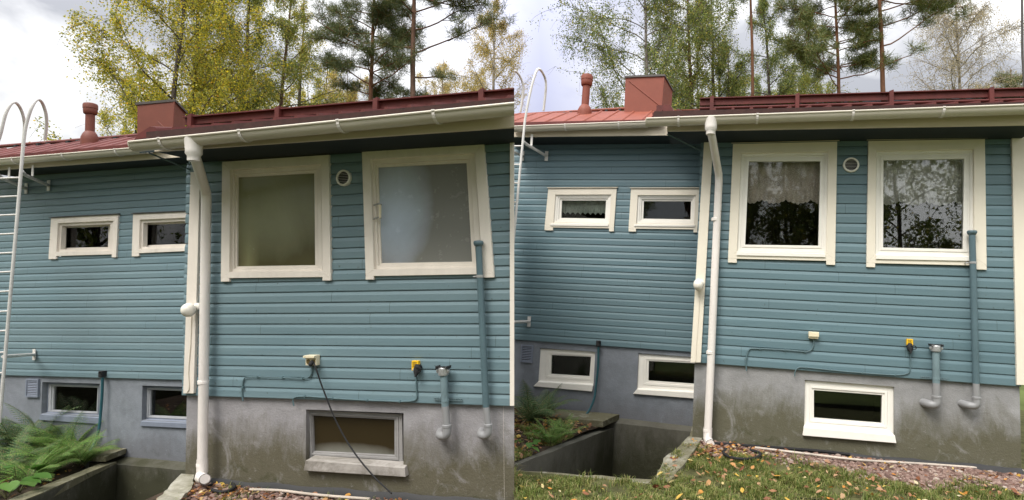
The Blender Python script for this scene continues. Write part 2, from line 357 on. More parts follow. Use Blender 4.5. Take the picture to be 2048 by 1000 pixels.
BLUE_O, BLUE_N = (0.150, 0.230, 0.262), (0.112, 0.186, 0.215)
P_OLD, P_NEW, PW_OLD, PW_NEW = 0.0978, 0.1140, 0.1130, 0.1162
MT = dict(
    clad_old=m_cladding('blue_boards_weathered', BLUE_O, P_OLD, -0.78), clad_new=m_cladding('blue_boards', BLUE_N, P_NEW, -0.86),
    cladw_old=m_cladding('blue_wing_boards_weathered', BLUE_O, PW_OLD, -0.39), cladw_new=m_cladding('blue_wing_boards', BLUE_N, PW_NEW, -0.80),
    soffit=m_paint('soffit_painted_shade', (0.012, 0.02, 0.023), 0.2, 0.8, (0.1, 1, 1)),  # near-black tone holds the shade under the eaves
    trim_old=m_paint('old_cream_paint', (0.75, 0.685, 0.61), 0.06, 0.5, (1, 1, 0.3), 7, 0.12, (0.30, 0.24, 0.18), 0.28),
    trim_new=m_paint('cream_paint', (0.74, 0.68, 0.57), 0.03, 0.42, (1, 1, 0.4), 5, 0.03, (0.5, 0.45, 0.36), 0.15),
    white=m_paint('white_sash_paint', (0.80, 0.77, 0.71), 0.03, 0.35, (1, 1, 1), 5, 0.02),
    gutter=m_paint('cream_gutter', (0.60, 0.55, 0.46), 0.07, 0.38, (0.2, 1, 1), 5, 0.03, (0.2, 0.18, 0.13), 0.3),
    pipe=m_paint('white_downpipe', (0.74, 0.69, 0.65), 0.05, 0.35, (1, 1, 0.3), 6, 0.03, (0.35, 0.31, 0.26), 0.3),
    fascia=m_paint('cream_fascia', (0.62, 0.54, 0.42), 0.05, 0.55, (0.15, 1, 1), 6, 0.06, (0.25, 0.2, 0.14), 0.3),
    roof=m_paint('dark_red_roof', (0.100, 0.018, 0.0145), 0.25, 0.68, (1, 1, 1), 7, 0.08, (0.06, 0.025, 0.02), 0.7),
    roof_shade=m_paint('painted_shade_debris_sheet', (0.040, 0.014, 0.011), 0.35, 0.8, (1, 1, 1), 12, 0.15, (0.05, 0.04, 0.025), 0.8),  # darker roof copy: shade of the gaps painted in, with debris
    roof_w=m_paint('red_wing_roof_worn', (0.12, 0.028, 0.023), 0.2, 0.68, (1, 1, 1), 6, 0.05, (0.36, 0.2, 0.17), 0.4),
    roof_n=m_paint('red_wing_roof', (0.215, 0.052, 0.026), 0.15, 0.62, (1, 1, 1), 6, 0.05, (0.5, 0.22, 0.16), 0.4),
    chim_o=m_paint('brown_red_sheet', (0.150, 0.042, 0.026), 0.1, 0.6, (1, 1, 1), 4, 0.03, (0.12, 0.05, 0.04), 0.4),
    chim_n=m_paint('red_sheet', (0.20, 0.050, 0.028), 0.08, 0.6, (1, 1, 1), 4, 0.03, (0.16, 0.06, 0.045), 0.3),
    cap=m_plain('dark_sheet', (0.055, 0.045, 0.04), 0.5),
    plinth_o=m_plinth('stained_plinth', (0.30, 0.29, 0.30), (0.092, 0.082, 0.046), -0.05, 0.74),
    plinth_n=m_plinth('stained_plinth_later', (0.27, 0.268, 0.268), (0.090, 0.084, 0.048), -0.05, 0.80),
    plinth_wo=m_plinth('blue_grey_plinth', (0.215, 0.232, 0.26), (0.16, 0.165, 0.18), -1.0, -0.3),
    plinth_wn=m_plinth('blue_grey_plinth_later', (0.195, 0.212, 0.238), (0.16, 0.165, 0.18), -0.6, 0.1),
    pitwall=m_plinth('mossy_concrete', (0.115, 0.11, 0.09), (0.045, 0.045, 0.024), -0.8, 0.5),
    coping=m_plinth('coping_concrete', (0.40, 0.385, 0.33), (0.12, 0.11, 0.06), 0.1, 1.3),
    frame_grey=m_paint('peeling_grey_frame', (0.27, 0.26, 0.255), 0.18, 0.75, (0.3, 1, 1), 9, 0.3, (0.50, 0.48, 0.44), 0.75),
    frame_bluegrey=m_paint('blue_grey_frame', (0.20, 0.225, 0.28), 0.1, 0.6, (1, 1, 1), 7, 0.05),
    frame_oldcellar=m_paint('worn_pale_frame', (0.36, 0.37, 0.39), 0.1, 0.6, (1, 1, 1), 7, 0.05, (0.55, 0.53, 0.48), 0.7),
    sill_peel=m_paint('peeling_sill', (0.36, 0.335, 0.31), 0.15, 0.8, (0.4, 1, 1), 9, 0.3, (0.15, 0.135, 0.11), 0.95, 0.46),
    glass=m_glass('window_glass', (0.9, 0.93, 0.9), 1.45), glass_mirror=m_glass('coated_window_glass', (0.92, 0.94, 0.92), 1.75), glass_dark=m_glass('old_window_glass', (0.7, 0.72, 0.66), 1.9),
    film_room_tone=m_film2('hazy_pane_painted_room', (0.062, 0.054, 0.018), (0.26, 0.265, 0.15), (0.62, 2.72), (0.85, 0.62), 0.14, (0.30, 0.29, 0.15), 0.42),  # blurred room's olive gradient and light streak painted into the pane
    film_sky_glow=m_film2('hazy_pane_painted_sky_glow', (0.19, 0.188, 0.172), (0.48, 0.56, 0.68), (2.00, 2.50), (0.34, 0.52), 0.16, None, 0),  # bluish sky reflection painted in as a paler patch
    film_brown=m_film2('hazy_pane_brown', (0.030, 0.022, 0.009), (0.22, 0.22, 0.19), (1.50, 0.24), (0.55, 0.13), 0.12, None, 0),
    dark_room=m_plain('dark_interior', (0.035, 0.028, 0.022), 0.9),
    lace=m_lace('lace_fabric', (0.70, 0.55, 0.52), 0.95), lace_light=m_lace('white_lace_fabric', (0.92, 0.84, 0.82), 0.98), lace_pale=m_lace('pale_curtain', (0.66, 0.66, 0.63), 0.95),
    galv=m_paint('white_ladder_paint', (0.62, 0.60, 0.57), 0.1, 0.4, (1, 1, 0.3), 10, 0.05, (0.22, 0.16, 0.11), 0.7),
    steel=m_plain('galvanised_steel', (0.42, 0.42, 0.42), 0.4, 0.5, 0.6),
    black=m_plain('black_plastic', (0.014, 0.014, 0.015), 0.65), black_rub=m_plain('black_rubber', (0.008, 0.008, 0.009), 0.8),
    grey_pipe=m_paint('grey_plastic_pipe', (0.25, 0.25, 0.255), 0.08, 0.4, (1, 1, 1), 6, 0.02, (0.2, 0.18, 0.16), 0.4),
    blue_pipe=m_paint('blue_painted_pipe', (0.085, 0.135, 0.155), 0.1, 0.4, (1, 1, 0.3), 9, 0.05),
    bluegrey_pipe=m_paint('pale_blue_painted_pipe', (0.16, 0.225, 0.245), 0.15, 0.4, (1, 1, 0.5), 9, 0.05, (0.4, 0.42, 0.42), 0.5),
    cable_blue=m_plain('blue_painted_cable', (0.085, 0.14, 0.155), 0.5), conduit=m_plain('pale_conduit', (0.45, 0.39, 0.33), 0.5, var=0.25, scale=4),
    teal_hose=m_plain('teal_hose', (0.02, 0.09, 0.11), 0.4),
    cream_plastic=m_plain('cream_plastic', (0.72, 0.64, 0.46), 0.35, var=0.03), yellow=m_plain('yellow_plastic', (0.85, 0.50, 0.012), 0.35, var=0.05),
    ink=m_plain('printed_ink', (0.12, 0.08, 0.02), 0.6), lamp_glass=m_plain('opal_globe', (0.80, 0.76, 0.68), 0.25, var=0.03),
    soil=m_plain('damp_soil', (0.050, 0.037, 0.026), 0.95, 0.1, 0, 0.5, 9, 0.6),
    lawn=m_plain('lawn_soil', (0.075, 0.075, 0.032), 0.95, 0.1, 0, 0.45, 7, 0.6),
    earth=m_plain('forest_floor', (0.10, 0.125, 0.04), 0.95, 0.1, 0, 0.4, 0.7, 0.3),
)
MT['grass'] = m_leaf('grass_blades', [(0.0, (0.075, 0.12, 0.02)), (0.45, (0.145, 0.19, 0.04)), (0.75, (0.24, 0.245, 0.07)), (1.0, (0.38, 0.31, 0.15))], 0.3)
MT['pebble'] = m_leaf('red_gravel', [(0.0, (0.085, 0.05, 0.04)), (0.5, (0.175, 0.11, 0.09)), (0.85, (0.26, 0.18, 0.15)), (1.0, (0.36, 0.30, 0.26))], 0.0, 0.85)
MT['litter'] = m_leaf('fallen_leaves', [(0.0, (0.16, 0.055, 0.025)), (0.3, (0.30, 0.14, 0.07)), (0.55, (0.42, 0.27, 0.15)), (0.75, (0.50, 0.20, 0.03)), (0.9, (0.55, 0.40, 0.08)), (1.0, (0.55, 0.48, 0.36))], 0.2)
MT['fern'] = m_leaf('fern_green', [(0.0, (0.076, 0.162, 0.039)), (0.6, (0.151, 0.292, 0.061)), (0.9, (0.259, 0.410, 0.097)), (1.0, (0.475, 0.367, 0.151))], 0.35)
MT['fern_dark'] = m_leaf('fern_deep_green', [(0.0, (0.054, 0.109, 0.043)), (0.7, (0.109, 0.207, 0.073)), (1.0, (0.292, 0.243, 0.121))], 0.25)
MT['herb'] = m_leaf('broad_leaf_green', [(0.0, (0.06, 0.15, 0.025)), (1.0, (0.16, 0.29, 0.06))], 0.4)
MT['stem'] = m_plain('plant_stem', (0.10, 0.10, 0.035), 0.7)

# ------------------------------------------------------------------ house building blocks
def lerp(a, b, t): return (a[0] + (b[0] - a[0]) * t, a[1] + (b[1] - a[1]) * t)
class Win:
    """A window measured as two photo quads (casing outline, pane outline; TL TR BR BL)."""
    def __init__(s, fr, outer, glass, y0):
        s.fr, s.o, s.g, s.y0 = fr, outer, glass, y0
    def q(s, t, y): return [s.fr.L(*lerp(a, b, t), s.y0 + y) for a, b in zip(s.o, s.g)]
    def ring(s, mb, ta, tb, yf, yb, sides='TRBL'):
        """frame between two insets; its front edge at yf, extruded to yb"""
        A, B = s.q(ta, yf), s.q(tb, yf); d = Vector((0, yb - yf, 0))
        for k, n in enumerate('TRBL'):
            if n in sides:
                a, b, c, e = A[k], A[(k + 1) % 4], B[(k + 1) % 4], B[k]
                mb.hexa([a, b, c, e], [a + d, b + d, c + d, e + d])
        return mb
    def hole(s, t=0.22, y=0.0):
        q = s.q(t, y)
        return ((q[0].x + q[3].x) / 2, (q[1].x + q[2].x) / 2, (q[2].z + q[3].z) / 2, (q[0].z + q[1].z) / 2)
    def pane(s, mb, y):
        q = s.q(0.99, y); d = Vector((0, 0.006, 0))
        return mb.hexa(q, [p + d for p in q])

def board_wall(x0, x1, y, zbot, ztop, pitch, holes):
    """lapped boards: vertical face, weathered top chamfer, undercut lip; openings left free"""
    prof = []
    k = 0
    while zbot + k * pitch < ztop:
        z = zbot + k * pitch
        wob = 0.0015 * math.sin(k * 12.9898)
        prof += [(z, 0.0), (z + 0.001, -0.0205 + wob), (z + 0.006, -0.0225 + wob), (z + pitch * 0.62, -0.0225 + wob), (z + pitch * 0.68, -0.0212), (z + pitch * 0.955, -0.0125), (z + pitch * 0.965, 0.0)]
        k += 1
    prof = [p for p in prof if p[0] <= ztop]
    cuts = sorted({z for h in holes for z in (h[2], h[3])})
    full = []
    for a, b in zip(prof, prof[1:]):
        full.append(a)
        for z in cuts:
            if a[0] < z < b[0]: full.append((z, a[1] + (b[1] - a[1]) * (z - a[0]) / (b[0] - a[0])))
    full.append(prof[-1])
    mb = MB()
    for a, b in zip(full, full[1:]):
        zm = (a[0] + b[0]) / 2; xs = [(x0, x1)]
        for h in holes:
            if h[2] < zm < h[3]:
                nx = []
                for u, v in xs:
                    if h[0] > u: nx.append((u, min(v, h[0])))
                    if h[1] < v: nx.append((max(u, h[1]), v))
                xs = [p for p in nx if p[1] - p[0] > 1e-4]
        for u, v in xs:
            mb.add([(u, y + a[1], a[0]), (v, y + a[1], a[0]), (v, y + b[1], b[0]), (u, y + b[1], b[0])], [(0, 1, 2, 3)])
    return mb
def flat_wall(x0, x1, y, yb, z0, z1, holes):
    """slab with openings, as a grid of boxes' faces"""
    xs = sorted({x0, x1, *[h[0] for h in holes], *[h[1] for h in holes]}); zs = sorted({z0, z1, *[h[2] for h in holes], *[h[3] for h in holes]})
    mb = MB()
    for a, b in zip(xs, xs[1:]):
        for c, d in zip(zs, zs[1:]):
            xm, zm = (a + b) / 2, (c + d) / 2
            if any(h[0] < xm < h[1] and h[2] < zm < h[3] for h in holes): continue
            mb.add([(a, y, c), (b, y, c), (b, y, d), (a, y, d)], [(0, 1, 2, 3)])
    for h in holes:                                       # reveals
        a, b, c, d = h
        mb.add([(a, y, c), (b, y, c), (b, y, d), (a, y, d), (a, yb, c), (b, yb, c), (b, yb, d), (a, yb, d)], [(0, 1, 5, 4), (1, 2, 6, 5), (2, 3, 7, 6), (3, 0, 4, 7)])
    mb.add([(x0, y, z0), (x0, yb, z0), (x0, yb, z1), (x0, y, z1)], [(0, 1, 2, 3)])
    return mb
def room(mb, h, y0, y1):
    a, b, c, d = h[0] - 0.02, h[1] + 0.02, h[2] - 0.02, h[3] + 0.02
    return mb.add([(a, y0, c), (b, y0, c), (b, y0, d), (a, y0, d), (a, y1, c), (b, y1, c), (b, y1, d), (a, y1, d)],
                  [(0, 4, 5, 1), (1, 5, 6, 2), (2, 6, 7, 3), (3, 7, 4, 0), (4, 7, 6, 5)])
def gutter(fr, pa, pb, y, r, root, name, mat, brackets, clip, caps=(True, True)):
    """half-round gutter along the eave between two photo points of its rim (front lip at depth y)"""
    A, B = fr.L(*pa, y), fr.L(*pb, y)
    c0, c1 = A + Vector((0, r, 0)), B + Vector((0, r, 0))
    mb = MB(); n = 12; vs = []
    for c in (c0, c1):
        for rr in (r, r - 0.006):
            for k in range(n + 1):
                t = math.pi * k / n
                vs.append(c + Vector((0, -math.cos(t) * rr, -math.sin(t) * rr)))
    m = n + 1; fs = []
    for k in range(n):
        fs += [(k, k + 1, 2 * m + k + 1, 2 * m + k), (m + k, 3 * m + k, 3 * m + k + 1, m + k + 1)]
    fs += [(0, 2 * m, 3 * m, m), (n, m + n, 3 * m + n, 2 * m + n)]
    mb.add(vs, fs)
    mb.tube([c0 + Vector((0, -r - 0.002, 0.002)), c1 + Vector((0, -r - 0.002, 0.002))], 0.011, 8)
    for flag, c, s in ((caps[0], c0, -1), (caps[1], c1, 1)):
        if flag:
            pts = [c + Vector((0, -math.cos(math.pi * k / n) * (r + 0.004), -math.sin(math.pi * k / n) * (r + 0.004))) for k in range(n + 1)]
            mb.prism(pts, (0.014 * s, 0, 0))
    g = mb.build(name, mat, root, clip=clip, smooth=True)
    d = (B - A)
    for px in brackets:
        q = fr.L(px, pa[1] + (pb[1] - pa[1]) * (px - pa[0]) / (pb[0] - pa[0]), y); t = (q.x - A.x) / d.x; c = c0 + d * t
        bm_ = MB()
        pts_o = [c + Vector((0, -math.cos(math.pi * k / 10) * (r + 0.010), -math.sin(math.pi * k / 10) * (r + 0.010))) for k in range(11)]
        w = 0.012
        for u, v in zip(pts_o, pts_o[1:]):
            bm_.hexa([u - Vector((w, 0, 0)), u + Vector((w, 0, 0)), v + Vector((w, 0, 0)), v - Vector((w, 0, 0))],
                     [p * 1.0 + Vector((o, (c.y - p.y) * 0.06, (c.z - p.z) * 0.06)) for p, o in ((u, -w), (u, w), (v, w), (v, -w))])
        bm_.box(c.x - w, c.x + w, c.y - r - 0.016, c.y + r, c.z + 0.004, c.z + 0.014)
        bm_.build('bracket', MT['pipe'], g, clip=clip)
    return g, A, B

# ------------------------------------------------------------------ the two houses
def make_house(S):
    fr, old = S['fr'], S['old']
    trim = MT['trim_old'] if old else MT['trim_new']; sash_m = MT['trim_old'] if old else MT['white']
    root = thing('wooden_house', S['label'], 'house', fr, (0, 1.3, S['zp']))
    clip_r, clip_l = old, not old
    yw = 2.6                                              # the wing stands this far behind the front
    wins = {}
    holes_f, holes_w, holes_b, holes_wb = [], [], [], []
    for key, (o, g, y0) in S['win'].items():
        w = wins[key] = Win(fr, o, g, y0)
        if key[0] == 'f': holes_f.append(w.hole())
        elif key[0] == 'w': holes_w.append(w.hole())
        elif key[0] == 'b': holes_b.append(w.hole(0.0))
        else: holes_wb.append(w.hole(0.0))
    xl = S['xl']; xr = S['xr']; ztop = S['ztop']
    # front block
    board_wall(xl + 0.01, xr, 0, 0, ztop, S['pitch'], holes_f).build('wall', MT['clad_old' if old else 'clad_new'], root, clip=clip_r)
    MB().box(xl + 0.012, xl + 0.03, 0.0, yw + 0.2, 0.0, ztop + 0.12).build('side_wall', MT['clad_old' if old else 'clad_new'], root)
    MB().add([(xr, 0, 0), (xr, 6, 0), (xr, 6, ztop + 0.6), (xr, 0, ztop)] if not old else [], [(0, 1, 2, 3)] if not old else []).build('end_wall', MT['clad_new'], root) if not old else None
    flat_wall(xl + 0.03, xr, 0.012, 0.14, S['zp'] - 0.5, 0.0, holes_b).build('plinth', MT['plinth_o' if old else 'plinth_n'], root, clip=clip_r)
    MB().box(xl + 0.031, xl + 0.05, 0.02, yw, S['zp'] - 2.2, -0.002).build('plinth_return', MT['plinth_o' if old else 'plinth_n'], root)
    if old:                                               # party wall where the house ends, in the direction of the party plane
        p0 = fr.L(1019, 500, 0.02); dd = fr.ray(1019, 500); dd = Vector((dd.x, dd.y, 0)).normalized()
        e = Vector((p0.x - 0.02, 0.03, -1.2)); e2 = e + dd * 5
        nrm = Vector((dd.y, -dd.x, 0)) * -0.05
        MB().hexa([e, e2, e2 + Vector((0, 0, 4.2)), e + Vector((0, 0, 3.5))], [q + nrm for q in (e, e2, e2 + Vector((0, 0, 4.2)), e + Vector((0, 0, 3.5)))]).build('party_wall', MT['trim_old'], root)
    # corner boards
    for (a, b, c, d) in S['corner_boards']:
        q = [fr.L(*p, -0.048) for p in (a, b, c, d)]; dv = Vector((0, 0.047, 0))
        MB().hexa(q, [p + dv for p in q]).build('corner_board', trim, root, clip=clip_r, bevel=0.003)
    # wing
    board_wall(S['wx0'], xl + 0.02, yw, S['wz0'], S['wztop'], S['wpitch'], holes_w).build('wing_wall', MT['cladw_old' if old else 'cladw_new'], root, clip=clip_l)
    flat_wall(S['wx0'], xl + 0.04, yw + 0.012, yw + 0.16, S['wz0'] - 2.6, S['wz0'], holes_wb).build('wing_plinth', MT['plinth_wo' if old else 'plinth_wn'], root, clip=clip_l)
    # drip flashing under the lowest board
    # eaves: fascia, soffit
    A, B = [fr.L(*p, -0.5) for p in S['fascia']]
    up = Vector((0, 0, 0.12)); d = Vector((0, 0.028, 0))
    MB().hexa([A, B, B + up, A + up], [p + d for p in (A, B, B + up, A + up)]).build('fascia', MT['fascia'], root, clip=clip_r)
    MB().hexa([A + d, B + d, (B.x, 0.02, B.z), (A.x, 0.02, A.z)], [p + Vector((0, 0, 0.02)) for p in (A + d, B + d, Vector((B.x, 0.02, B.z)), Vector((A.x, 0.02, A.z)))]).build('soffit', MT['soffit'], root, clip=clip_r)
    x0 = A.x
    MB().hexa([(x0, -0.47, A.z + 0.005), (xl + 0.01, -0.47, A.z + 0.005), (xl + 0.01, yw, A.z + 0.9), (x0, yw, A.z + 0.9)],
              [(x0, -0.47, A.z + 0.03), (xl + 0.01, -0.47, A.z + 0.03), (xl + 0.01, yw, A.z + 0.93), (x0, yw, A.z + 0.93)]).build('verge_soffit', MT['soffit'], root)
    A2, B2 = [fr.L(*p, yw - 0.5) for p in S['wfascia']]
    up = Vector((0, 0, 0.17))
    MB().hexa([A2, B2, B2 + up, A2 + up], [p + d for p in (A2, B2, B2 + up, A2 + up)]).build('wing_fascia', MT['fascia'], root, clip=clip_l)
    xe = xl + 0.02
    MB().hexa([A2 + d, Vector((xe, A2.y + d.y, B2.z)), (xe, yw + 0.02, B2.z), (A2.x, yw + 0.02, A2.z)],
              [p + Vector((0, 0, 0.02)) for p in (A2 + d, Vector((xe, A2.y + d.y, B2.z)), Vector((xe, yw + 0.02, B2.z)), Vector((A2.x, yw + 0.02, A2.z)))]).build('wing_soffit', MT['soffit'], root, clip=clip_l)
    # gutters
    g1, GA, GB = gutter(fr, *S['gutter'], -0.70, 0.066 * S['gs'], root, 'gutter', MT['gutter'], S['gbr'], clip_r, (True, False))
    g2, WA, WB = gutter(fr, *S['wgutter'], yw - 0.68, 0.075, root, 'wing_gutter', MT['gutter'], S['wgbr'], clip_l, (False, True))
    # front roof: sheet, eave flashing
    ye, ze = -0.60, (GA.z + GB.z) / 2 + 0.055
    s1 = S['slope']
    yr = 3.2
    rx0 = GA.x + 0.02
    def roof_pt(x, y): return Vector((x, y, ze + s1 * (y - ye)))
    R = [roof_pt(rx0 + 0.03, ye), roof_pt(xr + 0.35, ye), roof_pt(xr + 0.35, yr), roof_pt(rx0 + 0.03, yr)]
    rf = MB().hexa(R, [p + Vector((0, 0, 0.03)) for p in R]).build('roof', MT['roof'], root, clip=clip_r)
    mb = MB()
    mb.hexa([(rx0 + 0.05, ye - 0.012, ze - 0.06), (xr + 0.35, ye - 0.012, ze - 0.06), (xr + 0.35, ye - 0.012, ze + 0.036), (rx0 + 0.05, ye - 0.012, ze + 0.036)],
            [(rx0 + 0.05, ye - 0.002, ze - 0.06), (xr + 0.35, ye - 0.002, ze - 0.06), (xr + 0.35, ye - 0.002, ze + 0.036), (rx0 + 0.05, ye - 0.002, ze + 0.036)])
    mb.build('eave_flashing', MT['roof_shade'], rf, clip=clip_r)
    mb = MB()
    x = rx0 + 0.12
    while x < xr + 0.3:                                   # ribs of the sheet, seen end-on above the gutter
        a, b = roof_pt(x, ye), roof_pt(x, yr)
        mb.hexa([a + Vector((-0.02, 0, 0.03)), a + Vector((0.02, 0, 0.03)), a + Vector((0.012, 0, 0.062)), a + Vector((-0.012, 0, 0.062))],
                [b + Vector((-0.02, 0, 0.03)), b + Vector((0.02, 0, 0.03)), b + Vector((0.012, 0, 0.062)), b + Vector((-0.012, 0, 0.062))])
        x += 0.205
    mb.build('roof_rib', MT['roof'], rf, clip=clip_r)
    # flashing where the front roof ends beside the chimney
    q = [fr.L(*p, -0.45) for p in S['flash']]
    MB().prism(q, (0, 0.5, 0.12)).build('verge_flashing', MT['roof'], rf)
    # snow guard
    sg = MB()
    P0, P1 = [fr.L(*p, -0.18) for p in S['guard']]
    h = S['guard_h']
    sg.hexa([P0 + Vector((0, 0, -h)), P1 + Vector((0, 0, -h)), P1, P0], [p + Vector((0, 0.02, 0)) for p in (P0 + Vector((0, 0, -h)), P1 + Vector((0, 0, -h)), P1, P0)])
    sg.hexa([P0 + Vector((0, -0.03, 0.001)), P1 + Vector((0, -0.03, 0.001)), P1 + Vector((0, 0.05, 0.001)), P0 + Vector((0, 0.05, 0.001))],
            [p + Vector((0, 0, 0.012)) for p in (P0 + Vector((0, -0.03, 0)), P1 + Vector((0, -0.03, 0)), P1 + Vector((0, 0.05, 0)), P0 + Vector((0, 0.05, 0)))])
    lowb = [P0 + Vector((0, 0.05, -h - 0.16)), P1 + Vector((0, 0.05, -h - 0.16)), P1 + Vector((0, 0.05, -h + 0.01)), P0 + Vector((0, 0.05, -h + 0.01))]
    MB().hexa(lowb, [p + Vector((0, 0.02, 0)) for p in lowb]).build('gap_shade_board', MT['roof_shade'], rf, clip=clip_r)  # dark board added to fill the shaded gap below the guard
    sg.tube([P0 + Vector((0, -0.02, -h - 0.045)), P1 + Vector((0, -0.02, -h - 0.045))], 0.016, 8)
    gd = sg.build('snow_guard', MT['roof'], rf, clip=clip_r)
    for px in S['guard_br']:
        q = fr.L(px, S['guard'][0][1] + (S['guard'][1][1] - S['guard'][0][1]) * (px - S['guard'][0][0]) / (S['guard'][1][0] - S['guard'][0][0]), -0.18)
        zr = roof_pt(q.x, -0.2).z
        MB().hexa([(q.x - 0.022, -0.225, zr), (q.x + 0.022, -0.225, zr), (q.x + 0.022, -0.225, q.z + 0.03), (q.x - 0.022, -0.225, q.z + 0.015)],
                  [(q.x - 0.022, -0.05, zr), (q.x + 0.022, -0.05, zr), (q.x + 0.022, -0.12, q.z + 0.03), (q.x - 0.022, -0.12, q.z + 0.015)]).build('bracket', MT['roof'], gd, clip=clip_r)
    # wing roof with ribs
    yw_e = yw - 0.585; zw = (WA.z + WB.z) / 2 + 0.05; s2 = 0.5; yt = S['yt']
    wm = MT['roof_w' if old else 'roof_n']
    def wpt(x, y, o=0.0): return Vector((x, y, zw + s2 * (y - yw_e) + o))
    x0, x1 = S['wx0'] - 0.1, S['wroof_x1']
    yk = yt - 0.30
    mb = MB().hexa([wpt(x0, yw_e), wpt(x1, yw_e), wpt(x1, yk), wpt(x0, yk)], [wpt(x0, yw_e, 0.02), wpt(x1, yw_e, 0.02), wpt(x1, yk, 0.02), wpt(x0, yk, 0.02)])
    back = [wpt(x0, yk), wpt(x1 + 3.0, yk), Vector((x1 + 3.0, yt + 2.5, wpt(0, yk).z - 0.9)), Vector((x0, yt + 2.5, wpt(0, yk).z - 0.9))]
    mb.hexa(back, [p + Vector((0, 0, 0.015)) for p in back])
    wr = mb.build('wing_roof', wm, root, clip=clip_l)
    mb = MB(); x = x0 + 0.1
    while x < x1 - 0.05:
        for (a, b, w0, w1, hh) in ((yw_e - 0.004, yk, 0.03, 0.016, 0.02),):
            p, q = wpt(x, a, 0.02), wpt(x, b, 0.02)
            mb.hexa([p + Vector((-w0, 0, 0)), p + Vector((w0, 0, 0)), p + Vector((w1, 0, hh)), p + Vector((-w1, 0, hh))], [q + Vector((-w0, 0, 0)), q + Vector((w0, 0, 0)), q + Vector((w1, 0, hh)), q + Vector((-w1, 0, hh))])
        x += 0.34
    mb.build('roof_rib', wm, wr, clip=clip_l)
    p = wpt(x0, yw_e - 0.012, -0.07)
    MB().box(x0, x1, yw_e - 0.016, yw_e - 0.005, zw - 0.075, zw + 0.035).build('eave_flashing', MT['roof'], wr, clip=clip_l)
    # rail along the top of the wing roof
    C0, C1 = [fr.L(*p, yt - 0.12) for p in S['rail']]
    mb = MB().tube([C0, C1], 0.033, 10).tube([C0 + Vector((0, 0.02, -0.09)), C1 + Vector((0, 0.02, -0.09))], 0.02, 8)
    rail = mb.build('roof_rail', wm, wr, clip=clip_l, smooth=True)
    for px in S['rail_br']:
        q = fr.L(px, S['rail'][0][1] + (S['rail'][1][1] - S['rail'][0][1]) * (px - S['rail'][0][0]) / (S['rail'][1][0] - S['rail'][0][0]), yt - 0.16)
        MB().hexa([(q.x - 0.03, q.y - 0.03, q.z - 0.20), (q.x + 0.03, q.y - 0.03, q.z - 0.20), (q.x + 0.025, q.y - 0.03, q.z + 0.0), (q.x - 0.025, q.y - 0.03, q.z + 0.0)],
                  [(q.x - 0.03, q.y + 0.1, q.z - 0.16), (q.x + 0.03, q.y + 0.1, q.z - 0.16), (q.x + 0.025, q.y + 0.1, q.z + 0.03), (q.x - 0.025, q.y + 0.1, q.z + 0.03)]).build('bracket', MT['black'], rail, clip=clip_l)
    # chimney: sheet-clad box with a folded lid
    cm = MT['chim_o' if old else 'chim_n']
    ft = S['chim_top']; fb = S['chim_bot']; yc = yt - 0.5
    T = [fr.L(*ft[0], yc), fr.L(*ft[1], yc)]; Bm = [fr.L(*fb[0], yc), fr.L(*fb[1], yc)]
    Bk = fr.X(*ft[2], T[1].x); dpt = max(0.35, min(0.8, Bk.y - yc)); Bk = fr.L(*ft[2], yc + dpt)
    zb = min(Bm[0].z, Bm[1].z) - 0.25
    tl, tr_ = T; br = Bk; bl = tl + (br - tr_)
    foot = [Vector((Bm[0].x, yc, zb)), Vector((Bm[1].x, yc, zb)), Vector((br.x + (Bm[1].x - tr_.x), br.y, zb)), Vector((bl.x + (Bm[0].x - tl.x), bl.y, zb))]
    mb = MB().hexa(foot, [tl, tr_, br, bl])
    ch = mb.build('chimney', cm, rf if False else wr)
    ctr = (tl + tr_ + br + bl) / 4
    lid = [p + (p - ctr).normalized() * 0.03 for p in (tl, tr_, br, bl)]
    MB().hexa([p + Vector((0, 0, -0.008)) for p in lid], [p + Vector((0, 0, 0.03)) for p in lid]).build('lid', MT['cap'], ch)
    # folded seam on the front face
    mb = MB()
    a, b = (fr.L(*p, yc - 0.004) for p in S['chim_seam'])
    mb.tube([a, b], 0.009, 5)
    e0, e1 = fr.L(*lerp(ft[1], ft[1], 0), yc - 0.002), fr.L(*fb[1], yc - 0.002)
    mb.tube([e0, e1], 0.009, 5)
    mb.build('seam', cm, ch)
    # flue pipe with a flashing dome and a cap
    b, tp = fr.L(*S['flue'][0], yt - 0.55), fr.L(*S['flue'][1], yt - 0.55)
    ax = tp - b; H = ax.length; r = S['flue_r']
    fl = MB().lathe(b, ax, [(-0.1, r * 1.9), (0.02, r * 1.9), (0.07, r * 1.85), (0.13, r * 1.5), (0.17, r * 1.1), (0.175, r), (H * 0.74, r), (H * 0.74, r * 0.9), (H * 0.76, r * 0.9)], 24).build('flue_pipe', cm, wr, smooth=True)
    MB().lathe(b, ax, [(H * 0.72, r * 1.28), (H * 0.735, r * 1.42), (H * 0.80, r * 1.5), (H * 0.86, r * 1.5), (H * 0.865, r * 1.58), (H * 0.95, r * 1.58), (H * 0.985, r * 1.45), (H, r * 1.1), (H * 1.002, 0.01)], 24).build('cap', cm, fl, smooth=True)
    # downpipe: outlet funnel, swan-neck, straight length, shoe
    o = S['down']; rp = S['down_r']
    p0 = fr.L(*o[0], -0.64); p1 = fr.L(*o[1], -0.64); p2 = fr.L(*o[2], -0.105); p3 = fr.L(*o[3], -0.105)
    dv = (p2 - p1)
    path = [p0, p1 + Vector((0, 0, 0.06)), p1 + dv * 0.06 + Vector((0, 0, -0.01)), p1 + dv * 0.2 + Vector((0, 0, 0.0)), p1 + dv * 0.8, p1 + dv * 0.95, p2 + Vector((0, 0, -0.07)), p2 + (p3 - p2) * 0.3, p3 + (p2 - p3).normalized() * 0.05]
